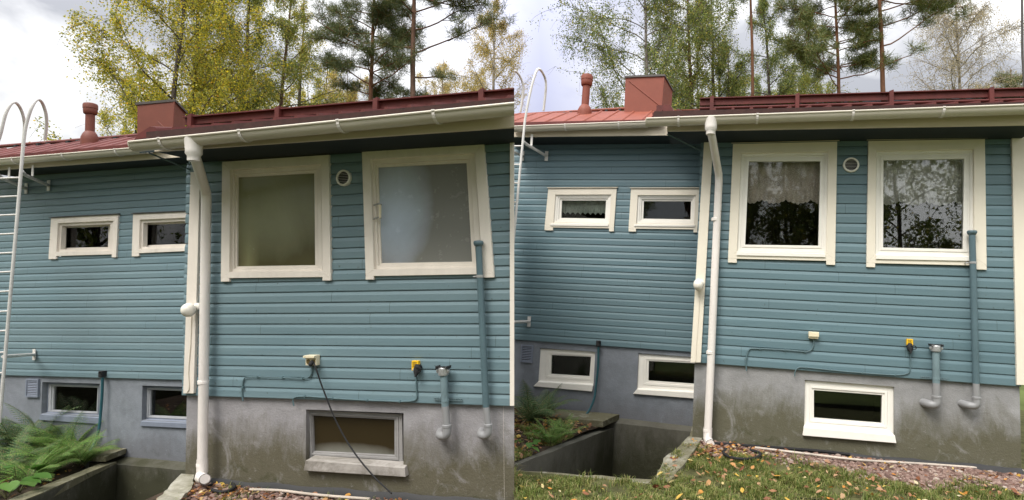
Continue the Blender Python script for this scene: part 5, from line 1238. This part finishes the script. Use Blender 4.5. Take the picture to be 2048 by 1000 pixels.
# behind the weathered house
birch(368, 17.0, 14.5, 2.75, 'big golden birch behind the brown-red chimney', LF['gold'], LF['darkbark'], 11, nb=44, nsub=12, per=40, leaf=0.064, z0=3.5, up=0.75, r0=0.105, group=G1, trunks=2)
birch(468, 19.5, 15, 2.3, 'olive birch with a dark trunk right of the brown-red chimney', LF['olive'], LF['darkbark'], 12, nb=34, nsub=10, per=30, leaf=0.064, z0=4, group=G1)
birch(553, 21, 15, 1.9, 'slender birch with reddish-brown trunk between the olive birch and the pines', LF['olive'], LF['pinebark'], 13, nb=28, nsub=9, per=22, leaf=0.064, z0=4, group=G1)
birch(590, 23, 15, 1.9, 'thin yellowing birch just left of the first pine', LF['gold'], LF['darkbark'], 14, nb=26, nsub=9, per=18, leaf=0.064, z0=4, group=G1)
birch(680, 26, 13, 2.3, 'low yellowing birch seen under the first pine', LF['pale'], LF['darkbark'], 15, nb=26, nsub=9, per=20, leaf=0.075, z0=4, group=G1)
pine(732, 18, 15, 'dense pine with red-brown trunk above the weathered roof', 21,
     [(7.2, 185, 1.6, 0.5, 6), (7.6, 10, 1.3, 0.55, 5), (8.2, 200, 1.9, 0.35, 7), (8.4, 350, 1.4, 0.3, 6), (9.0, 170, 1.6, 0.2, 7), (9.4, 20, 1.3, 0.1, 6)], LF['needle'], LF['pinebark2'], r0=0.12, auto=34, spread=2.3, zmin=6.6, nt=17, group=G1)
pine(824, 17.5, 15.5, 'tall pine with long bare limbs reaching right, above the hazy grey pane', 22,
     [(8.0, 355, 2.9, 0.22, 6), (8.2, 190, 0.9, 0.2, 4), (8.8, 5, 2.6, 0.12, 6), (9.4, 352, 2.2, 0.08, 6), (9.9, 10, 2.4, -0.02, 7), (10.4, 180, 1.4, 0.0, 5), (7.2, 10, 1.1, 0.1, 2)], LF['needle'], LF['pinebark'], r0=0.145, auto=9, spread=2.0, zmin=8.8, nt=18, lean=-0.012, group=G1)
birch(985, 23, 15, 2.3, 'pale straw-yellow birch at the right end of the weathered roof', LF['pale'], LF['palebark'], 16, nb=34, nsub=10, per=24, leaf=0.060, z0=4, lean=(-0.01, 0), group=G1)
birch(880, 27, 14, 2.4, 'faint yellow birch behind the tall pine with long limbs', LF['pale'], LF['palebark'], 17, nb=26, nsub=9, per=22, leaf=0.064, z0=4, group=G1)
# behind the renewed house
birch(1300, 18, 15, 3.3, 'broad green birch behind the red chimney', LF['green'], LF['birchbark'], 31, nb=44, nsub=12, per=32, leaf=0.060, z0=4, r0=0.10, group=G2)
birch(1385, 19.5, 15, 2.0, 'green birch with red-brown trunk right of the red chimney', LF['olive'], LF['pinebark'], 32, nb=32, nsub=10, per=24, leaf=0.062, z0=4, group=G2)
birch(1432, 21, 15, 1.9, 'many-stemmed birch above the outlet of the renewed downpipe', LF['green'], LF['darkbark'], 33, nb=42, nsub=10, per=24, leaf=0.060, z0=4, trunks=3, group=G2)
pine(1506, 19, 16, 'slim bare-stemmed red pine among the birches', 34, [], LF['needle2'], LF['pinebark2'], r0=0.10, auto=5, spread=1.2, zmin=10.5, nt=16, group=G2)
birch(1548, 22, 15, 2.0, 'thin green birch between the slim red pine and the dense pine', LF['green'], LF['darkbark'], 35, nb=32, nsub=10, per=24, leaf=0.060, z0=4, group=G2)
birch(1622, 25, 14, 2.2, 'yellow-green birch behind the dense pine', LF['olive'], LF['darkbark'], 36, nb=30, nsub=9, per=24, leaf=0.064, z0=4, group=G2)
pine(1690, 18, 15.5, 'dense pine with red-brown trunk above the renewed roof', 37,
     [(7.6, 185, 1.8, 0.4, 6), (7.8, 10, 1.6, 0.45, 6), (8.4, 200, 1.9, 0.3, 7), (8.6, 350, 1.4, 0.3, 6), (9.2, 170, 1.6, 0.2, 7), (9.6, 20, 1.5, 0.1, 7)], LF['needle2'], LF['pinebark2'], r0=0.10, auto=30, spread=2.2, zmin=7.0, nt=17, group=G2)
pine(1772, 17.5, 16, 'tall pine with long bare limbs reaching right, above the window reflecting trees', 38,
     [(8.3, 355, 2.7, 0.3, 6), (9.0, 4, 2.9, 0.22, 7), (9.5, 352, 2.4, 0.12, 6), (9.9, 12, 2.9, 0.05, 7), (10.5, 2, 2.4, 0.05, 6), (8.5, 190, 0.8, 0.2, 3), (10.2, 185, 1.2, 0.1, 4)], LF['needle2'], LF['pinebark2'], r0=0.13, auto=9, spread=2.0, zmin=9.4, nt=18, lean=0.01, group=G2)
pine(1850, 21, 9.8, 'short dark bushy pine just above the renewed roof', 39, [], LF['needle'], LF['pinebark'], r0=0.09, auto=12, spread=1.1, zmin=5.6, nt=22, group=G2)
birch(1936, 22, 15, 2.7, 'nearly bare weeping birch with pale twigs', LF['straw'], LF['palebark'], 40, nb=52, nsub=13, per=12, leaf=0.055, z0=4, droop=0.09, strands=0.45, group=G2)
birch(1985, 27, 10.5, 2.2, 'low green birch under the weeping birch', LF['green'], LF['darkbark'], 41, nb=26, nsub=9, per=18, leaf=0.07, z0=3, group=G2)
pine(2034, 24, 12.3, 'young upright pine at the far right behind the renewed roof', 42, [], LF['needle2'], LF['pinebark'], r0=0.09, auto=24, spread=1.3, zmin=5.0, nt=18, group=G2)

birch(262, 24, 12.0, 2.2, 'golden birch farther back, left of the brown-red chimney', LF['gold'], LF['darkbark'], 51, nb=26, nsub=8, per=22, leaf=0.075, z0=3, group=G1)
birch(415, 25, 14, 2.4, 'golden birch farther back, right of the brown-red chimney', LF['gold'], LF['darkbark'], 52, nb=28, nsub=8, per=22, leaf=0.075, z0=3, group=G1)
birch(640, 27, 14, 2.4, 'olive birch far back, between the slender trunks and the first pine', LF['olive'], LF['darkbark'], 53, nb=28, nsub=8, per=16, leaf=0.075, z0=3, group=G1)
birch(770, 29, 11, 2.4, 'low golden birch far back, between the two pines', LF['gold'], LF['darkbark'], 54, nb=28, nsub=9, per=24, leaf=0.075, z0=3, group=G1)
birch(1225, 25, 11.5, 2.6, 'green birch far back, left of the red chimney', LF['green'], LF['birchbark'], 55, nb=26, nsub=8, per=16, leaf=0.07, z0=3, group=G2)
birch(1475, 26, 13, 2.4, 'green birch far back, left of the slim red pine', LF['olive'], LF['darkbark'], 56, nb=30, nsub=9, per=24, leaf=0.07, z0=3, group=G2)
birch(1590, 28, 14, 2.4, 'green birch far back, left of the dense pine', LF['green'], LF['darkbark'], 57, nb=30, nsub=9, per=24, leaf=0.07, z0=3, group=G2)
birch(1735, 28, 12, 2.3, 'green birch far back, between the two pines', LF['green'], LF['darkbark'], 58, nb=28, nsub=9, per=22, leaf=0.07, z0=3, group=G2)
birch(1880, 29, 13, 2.6, 'straw-coloured birch far back, left of the weeping birch', LF['straw'], LF['palebark'], 59, nb=28, nsub=8, per=8, leaf=0.062, z0=3, group=G2)

for i, (px, dist, h, lf, lab, g) in enumerate((
        (515, 30, 15, 'olive', 'distant olive birch behind the slender reddish trunk', G1), (605, 31, 14.5, 'gold', 'distant golden birch behind the thin yellowing birch', G1),
        (705, 32, 14, 'olive', 'distant olive birch behind the dense pine of the weathered house', G1), (850, 31, 14, 'pale', 'distant pale birch behind the long bare limbs', G1),
        (945, 31, 15, 'pale', 'distant pale birch left of the straw-yellow birch', G1), (1345, 30, 15, 'green', 'distant green birch behind the red chimney edge', G2),
        (1412, 31, 15, 'olive', 'distant olive birch behind the many-stemmed birch', G2), (1528, 30, 14.5, 'green', 'distant green birch right of the slim red pine', G2),
        (1655, 31, 14.5, 'olive', 'distant olive birch behind the dense pine of the renewed house', G2), (1806, 31, 13.5, 'straw', 'distant straw-coloured birch right of the tall limbed pine', G2),
        (1962, 31, 14, 'straw', 'distant straw-coloured birch right of the weeping birch', G2))):
    birch(px, dist, h, 2.5, lab, LF[lf], LF['darkbark'], 140 + i, nb=30, nsub=8, per=20, leaf=0.078, z0=3, group=g)

# trees on the viewer's side, seen only in the panes
GB = 'trees across the yard, mirrored in the windows'
k = 0
for x, y, h, sp_ in ((3.0, -9.5, 10, 2.4), (9.5, -13, 13, 3.0), (0.2, -13.5, 12, 2.6), (13.5, -10, 12, 3.0), (-7, -9, 12, 3.0), (-12, -4.5, 12, 3.0), (-14, -11, 13, 3.0), (-17, 0.5, 12, 3.0), (-3.5, -14, 13, 2.8), (-21, -5, 14, 3.2),
                      (1.6, -11, 9, 2.6), (4.8, -15, 14, 3.0), (8.0, -17, 15, 3.2), (-9.5, -13, 12, 3.0), (-16, -7.5, 13, 3.2), (-19, 4.5, 12, 3.2), (-10, -7.5, 8, 2.6), (-14.5, -1.5, 8, 2.6), (11.5, -16, 14, 3.2), (-1.2, -10.5, 8, 2.4)):
    birch((x, y, -2.05), 0, h, sp_, 'yard tree mirrored as bare branches in the panes', LF['green'], LF['darkbark'], 60 + k, nb=34, nsub=6, per=11, leaf=0.15, z0=0.5, group=GB, thin=1.6); k += 1

# ------------------------------------------------------------------ ground cover, litter, plants
from mathutils.bvhtree import BVHTree
def bvh(names, fr):
    vs, fs = [], []
    for o in bpy.data.objects:
        if o.type == 'MESH' and o.name.split('.')[0] in names and ORG.get(o.name, (None,))[0] is fr:
            loc = ORG[o.name][1]; b = len(vs)
            vs += [v.co + loc for v in o.data.vertices]; fs += [tuple(b + i for i in p.vertices) for p in o.data.polygons]
    return BVHTree.FromPolygons(vs, fs)
def drop(tree, x, y):
    h = tree.ray_cast(Vector((x, y, 3 if False else 0.0)), Vector((0, 0, -1)))
    return h[0].z if h[0] else None
def vnoise(x, y, s, seed=0):
    return math.sin(x * s * 1.7 + seed) * math.cos(y * s * 2.1 + seed * 1.3) + 0.6 * math.sin(x * s * 4.1 + y * s * 3.3 + seed * 2) + 0.4 * math.sin(x * s * 9.3 - y * s * 7.7 + seed)
BN = bvh({'lawn', 'planting_bed'}, N); BO = bvh({'gravel_bed', 'planting_bed'}, O)
rng = np.random.default_rng(5); rnd = random.Random(5)
def g_edge(x):                          # limit between gravel and lawn, new house
    return -0.60 + 0.10 * vnoise(x, 0.3, 2.2, 1) + (0.30 if x < 0.5 else max(0, 0.30 - (x - 0.5) * 0.5))
# grass
def grass(fr, tree, n, xr_, yr_, ok, name, hmul=1.0):
    base = []
    while len(base) < n:
        x, y = rnd.uniform(*xr_), rnd.uniform(*yr_)
        if not ok(x, y): continue
        z = drop(tree, x, y)
        if z is None: continue
        base.append((x, y, z, 0.65 + 0.42 * vnoise(x, y, 4.0, 2)))
    B = np.array(base); P = B[:, :3]; m = len(P)
    a = rng.uniform(0, 2 * math.pi, m); u = np.stack([np.cos(a), np.sin(a), np.zeros(m)], 1); v = np.stack([-np.sin(a), np.cos(a), np.zeros(m)], 1)
    h = (rng.uniform(0.025, 0.09, m) * np.clip(B[:, 3], 0.35, 1.6) * hmul)[:, None]; w = rng.uniform(0.0018, 0.0038, m)[:, None]; bend = rng.uniform(0.2, 1.3, m)[:, None]
    Zv = np.array([0, 0, 1.0]); mid = P + Zv * h * 0.6 + v * h * bend * 0.35; tip = P + Zv * h * (1.0 - 0.3 * bend) + v * h * bend
    q1 = np.stack([P - u * w, P + u * w, mid + u * w * 0.8, mid - u * w * 0.8], 1); q2 = np.stack([mid - u * w * 0.8, mid + u * w * 0.8, tip + u * w * 0.15, tip - u * w * 0.15], 1)
    me = np.stack([q1, q2], 1).reshape(-1, 3)
    # share the middle vertices so that a blade is one island
    V = np.stack([P - u * w, P + u * w, mid + u * w * 0.8, mid - u * w * 0.8, tip], 1).reshape(-1, 3)
    i = np.arange(m)[:, None] * 5
    F = np.concatenate([i + np.array([[0, 1, 2, 3]]), i + np.array([[3, 2, 4, 4]])], 1)
    mesh = bpy.data.meshes.new(name); fl = []
    mesh.from_pydata(V.tolist(), [], [tuple(r[:4]) for r in F] + [tuple(r[4:7]) for r in F])
    mesh.materials.append(MT['grass']); o = bpy.data.objects.new(name, mesh); COL.objects.link(o); o.matrix_world = fr.M
    return tag(o, kind='stuff')
tag(grass(N, BN, 62000, (-2.3, 3.6), (-2.5, -0.22), lambda x, y: y < g_edge(x) + 0.05 * rnd.gauss(0, 1) and rnd.random() < 0.58 + 0.42 * vnoise(x, y, 2.5, 5) and not (x < -0.45 and y > -1.9 + 0.25 * (x + 2)), 'grass'), 'short autumn grass growing between gravel and the viewer')
grass(N, BN, 5200, (-3.6, -1.5), (-2.0, 0.9), lambda x, y: vnoise(x, y, 2.2, 3) > 0.1, 'grass', 1.3)
grass(O, BO, 1200, (0.0, 3.0), (-0.5, -0.06), lambda x, y: vnoise(x, y, 3.2, 8) > 0.5, 'grass', 1.0)
# pebbles
def ico():
    t = (1 + 5 ** 0.5) / 2
    v = np.array([(-1, t, 0), (1, t, 0), (-1, -t, 0), (1, -t, 0), (0, -1, t), (0, 1, t), (0, -1, -t), (0, 1, -t), (t, 0, -1), (t, 0, 1), (-t, 0, -1), (-t, 0, 1)], float) / math.sqrt(1 + t * t)
    f = np.array([(0, 11, 5), (0, 5, 1), (0, 1, 7), (0, 7, 10), (0, 10, 11), (1, 5, 9), (5, 11, 4), (11, 10, 2), (10, 7, 6), (7, 1, 8), (3, 9, 4), (3, 4, 2), (3, 2, 6), (3, 6, 8), (3, 8, 9), (4, 9, 5), (2, 4, 11), (6, 2, 10), (8, 6, 7), (9, 8, 1)])
    return v, f
def pebbles(fr, tree, n, xr_, yr_, ok, size, label):
    iv, iff = ico(); V = []; F = []
    k = 0
    while k < n:
        x, y = rnd.uniform(*xr_), rnd.uniform(*yr_)
        if not ok(x, y): continue
        z = drop(tree, x, y)
        if z is None: continue
        s = rnd.uniform(*size) * (1.5 if rnd.random() < 0.1 else 1.0)
        p = iv * rng.uniform(0.75, 1.25, (12, 1)) * s * np.array([rnd.uniform(0.8, 1.3), rnd.uniform(0.7, 1.1), rnd.uniform(0.45, 0.8)])
        a = rnd.uniform(0, 6.28); R_ = np.array([[math.cos(a), -math.sin(a), 0], [math.sin(a), math.cos(a), 0], [0, 0, 1]])
        V.append(p @ R_.T + np.array([x, y, z + s * rnd.uniform(0.1, 0.5)])); F.append(iff + 12 * k); k += 1
    V = np.concatenate(V); F = np.concatenate(F)
    mesh = bpy.data.meshes.new('gravel'); mesh.from_pydata(V.tolist(), [], F.tolist()); mesh.materials.append(MT['pebble'])
    o = bpy.data.objects.new('gravel', mesh); COL.objects.link(o); o.matrix_world = fr.M
    return tag(o, label, kind='stuff')
pebbles(N, BN, 7000, (-0.12, 3.6), (-1.0, -0.05), lambda x, y: y > g_edge(x) - 0.04 + 0.07 * rnd.gauss(0, 1), (0.012, 0.026), 'reddish crushed stone along the renewed plinth')
pebbles(O, BO, 2600, (-0.1, 3.2), (-0.6, -0.03), lambda x, y: x > -0.05, (0.012, 0.026), 'reddish crushed stone along the weathered plinth')
def litter(fr, tree, n, xr_, yr_, ok, size, label, lift=0.012):
    C = []
    while len(C) < n:
        x, y = rnd.uniform(*xr_), rnd.uniform(*yr_)
        if not ok(x, y): continue
        z = drop(tree, x, y)
        if z is not None: C.append((x, y, z + lift + rnd.uniform(0, 0.02)))
    c = np.array(C); m = len(c); a = rng.uniform(0, 6.28, m); tl = rng.normal(0, 0.35, (m, 2))
    u = np.stack([np.cos(a), np.sin(a), tl[:, 0]], 1); v = np.stack([-np.sin(a), np.cos(a), tl[:, 1]], 1); s = rng.uniform(*size, m)[:, None]
    lift_ = np.array([0, 0, 1.0]) * s * rng.uniform(-0.1, 0.35, m)[:, None]
    pts = [c - u * s, c - u * s * 0.3 + v * s * 0.55 + lift_, c + u * s * 0.45 + v * s * 0.45 + lift_, c + u * s * 1.1, c + u * s * 0.45 - v * s * 0.45 + lift_, c - u * s * 0.3 - v * s * 0.55 + lift_]
    V = np.stack(pts, 1).reshape(-1, 3); i = np.arange(m)[:, None] * 6
    F = np.concatenate([i + np.array([[0, 1, 2, 3]]), i + np.array([[0, 3, 4, 5]])], 0)
    mesh = bpy.data.meshes.new('fallen_leaves'); mesh.from_pydata(V.tolist(), [], F.tolist()); mesh.materials.append(MT['litter'])
    o = bpy.data.objects.new('fallen_leaves', mesh); COL.objects.link(o); o.matrix_world = fr.M
    return tag(o, label, kind='stuff')
litter(N, BN, 260, (-0.25, 0.95), (-0.75, -0.07), lambda x, y: rnd.random() < math.exp(-((x - 0.1) ** 2) / 0.15 - (y + 0.3) ** 2 / 0.12), (0.018, 0.036), 'brown and orange leaves heaped by the renewed downpipe')
litter(N, BN, 760, (-2.3, 3.6), (-2.4, -0.1), lambda x, y: not (x < -0.45 and y > -1.9), (0.014, 0.034), 'single fallen leaves on the lawn and gravel', 0.03)
litter(N, BN, 520, (-3.9, -1.3), (-1.6, 2.5), lambda x, y: True, (0.015, 0.04), 'leaf litter on the bed beside the new stairwell')
litter(O, BO, 460, (-0.08, 3.1), (-0.65, -0.05), lambda x, y: rnd.random() < 0.35 + 0.65 * math.exp(-(x ** 2) / 0.5), (0.016, 0.036), 'brown and orange leaves along the weathered plinth')
litter(O, BO, 420, (-7.0, -3.0), (-0.6, 2.5), lambda x, y: True, (0.015, 0.04), 'leaf litter under the ferns')

def frond(rng, base, az, L, lean, arch):
    n = 22; pts = []; p = np.array(base, float); d = np.array([math.cos(az) * lean, math.sin(az) * lean, 1.0]); d /= np.linalg.norm(d)
    out = np.array([math.cos(az), math.sin(az), 0])
    for i in range(n + 1):
        pts.append(p.copy()); t = i / n
        d = d + (out * 0.55 + np.array([0, 0, -1.0]) * (0.25 + t)) * arch / n * 2.2 + rng.normal(0, 0.01, 3); d /= np.linalg.norm(d); p = p + d * L / n
    pts = np.array(pts); quads = []
    for i in range(3, n + 1):
        t = i / n; ln = L * 0.24 * math.sin(math.pi * min(1, (t * 0.92 + 0.05))) ** 0.75 * (1.0 - 0.25 * t)
        tg = pts[min(i, n)] - pts[i - 1]; tg /= np.linalg.norm(tg); side = np.cross(tg, [0, 0, 1.0]); side /= np.linalg.norm(side) + 1e-9; upv = np.cross(side, tg)
        for sgn in (-1, 1):
            for half in (0.0,):
                o = pts[i - 1] + (pts[i] - pts[i - 1]) * half
                ax = side * sgn * 0.9 + tg * 0.42 - upv * 0.12; ax /= np.linalg.norm(ax)
                wv = np.cross(ax, upv); wv /= np.linalg.norm(wv); m = 9; w0 = L * 0.025
                for k in range(m):
                    a0, a1 = k / m, (k + 0.62) / m; wd = w0 * (1 - a0) ** 0.7
                    c0 = o + ax * ln * a0 - upv * ln * 0.18 * a0 ** 2; c1 = o + ax * ln * a1 - upv * ln * 0.18 * a1 ** 2
                    for s2 in (-1, 1):
                        quads.append((c0, c1, c1 + wv * s2 * wd + ax * ln * 0.03, c0 + wv * s2 * wd * 0.9 + ax * ln * 0.06))
    return pts, np.array(quads)
def fern(fr, tree, x, y, label, seed, nf, L, mat, group, lean=(0.15, 0.8), arch=(0.35, 0.9)):
    rng_ = np.random.default_rng(seed); z = drop(tree, x, y) or -1.6
    t = thing('fern', label, 'fern', fr, (x, y, z), group); T = Tubes(); Qs = []
    for k in range(nf):
        pts, q = frond(rng_, (x + rng_.normal(0, 0.03), y + rng_.normal(0, 0.03), z), k * 2.4 + rng_.normal(0, 0.3), L * rng_.uniform(0.65, 1.1), rng_.uniform(*lean), rng_.uniform(*arch))
        T.add(pts, np.linspace(0.005, 0.0015, len(pts)), 4); Qs.append(q)
    T.build('stem', MT['stem'], t); Qs = np.concatenate(Qs)
    np_mesh('fronds', Qs, len(Qs), mat, 4, parent=t)
    return t
GF, GN = 'ferns beside the weathered wing', 'ferns beside the renewed stairwell'
def at_px(fr, px, py, z):
    p = fr.Z(px, py, z); return p.x, p.y
for i, (px, py, nf, L, mt, lab) in enumerate((
        (30, 905, 22, 1.00, 'fern_dark', 'tall dark fern at the left edge in front of the weathered wing'), (88, 895, 24, 1.02, 'fern_dark', 'tallest dark fern below the weathered plinth grille'),
        (140, 905, 22, 0.90, 'fern', 'bright green fern left of the mossy landing slab'), (105, 935, 22, 0.76, 'fern', 'bright green fern just behind the retaining wall coping'),
        (165, 925, 18, 0.66, 'fern', 'small fern drooping over the coping beside the landing slab'), (20, 950, 18, 0.76, 'fern_dark', 'dark fern at the left edge behind the broad-leaved herb'), (62, 965, 18, 0.66, 'fern', 'bright low fern nearest the viewer beside the weathered wing'))):
    x, y = at_px(O, px, py, -1.56); fern(O, BO, x, y, lab, 70 + i, nf, L, MT[mt], GF)
for i, (px, py, nf, L, mt, lab) in enumerate((
        (1062, 850, 16, 0.78, 'fern_dark', 'dark fern in front of the left white cellar window'), (1092, 838, 11, 0.72, 'fern_dark', 'sparse dark fern reaching toward the landing slab'),
        (1128, 872, 14, 0.46, 'fern', 'bright small fern above the inner face of the stairwell wall'), (1100, 890, 13, 0.46, 'fern', 'bright small fern hanging over the stairwell wall edge'))):
    x, y = at_px(N, px, py, -1.20); fern(N, BN, x, y, lab, 90 + i, nf, L, MT[mt], GN)
def herb(fr, tree, x, y, n, size, label, seed, group):
    rng_ = np.random.default_rng(seed); z = drop(tree, x, y) or -1.6
    t = thing('broad_leaf_herb', label, 'plant', fr, (x, y, z), group); T = Tubes(); V = []; F = []
    for k in range(n):
        az = k * 2.4 + rng_.normal(0, 0.4); st = wander(rng_, (x, y, z), (math.cos(az) * 0.8, math.sin(az) * 0.8, 1.2), size * rng_.uniform(0.9, 2.0), 5, 0.08, -0.03)
        T.add(st, np.linspace(0.005, 0.003, 6), 4)
        out = np.array([math.cos(az), math.sin(az), -0.25 + rng_.normal(0, 0.2)]); out /= np.linalg.norm(out); sd_ = np.cross(out, [0, 0, 1.0]); sd_ /= np.linalg.norm(sd_); up_ = np.cross(sd_, out)
        s = size * rng_.uniform(0.7, 1.2); prof = [(0.0, 0.12), (0.12, 0.34), (0.32, 0.46), (0.55, 0.42), (0.78, 0.26), (0.93, 0.10), (1.0, 0.0)]; b = len(V)
        for a, w in prof:
            c = st[-1] + out * s * a - np.array([0, 0, 1.0]) * s * 0.25 * a * a
            for k2 in (-1, 0, 1): V.append(c + sd_ * s * w * k2 + up_ * s * (0.10 * abs(k2) + rng_.normal(0, 0.015)))
        F += [(b + i * 3 + j, b + i * 3 + j + 1, b + i * 3 + j + 4, b + i * 3 + j + 3) for i in range(len(prof) - 1) for j in range(2)]
    T.build('stem', MT['stem'], t)
    mb = MB(); mb.v = [tuple(v) for v in V]; mb.f = F; mb.build('leaves', MT['herb'], t, smooth=True)
for i, (px, py, n, s, lab) in enumerate(((18, 925, 7, 0.20, 'pale green broad-leaved herb at the left edge above the other herbs'), (40, 975, 8, 0.20, 'pale green broad-leaved herb behind the retaining wall coping'), (12, 990, 6, 0.17, 'pale green broad-leaved herb in the lower left corner'))):
    x, y = at_px(O, px, py, -1.5); herb(O, BO, x, y, n, s, lab, 110 + i, 'herbs beside the weathered wing')
for i, (px, py, n, s, lab) in enumerate(((1078, 885, 6, 0.11, 'small bright broad-leaved herb on the leaf litter by the stairwell'), (1050, 905, 6, 0.10, 'small broad-leaved herb at the seam on the leaf litter'), (1062, 868, 4, 0.09, 'small pale herb under the dark fern'))):
    x, y = at_px(N, px, py, -1.15); herb(N, BN, x, y, n, s, lab, 120 + i, 'herbs beside the renewed stairwell')
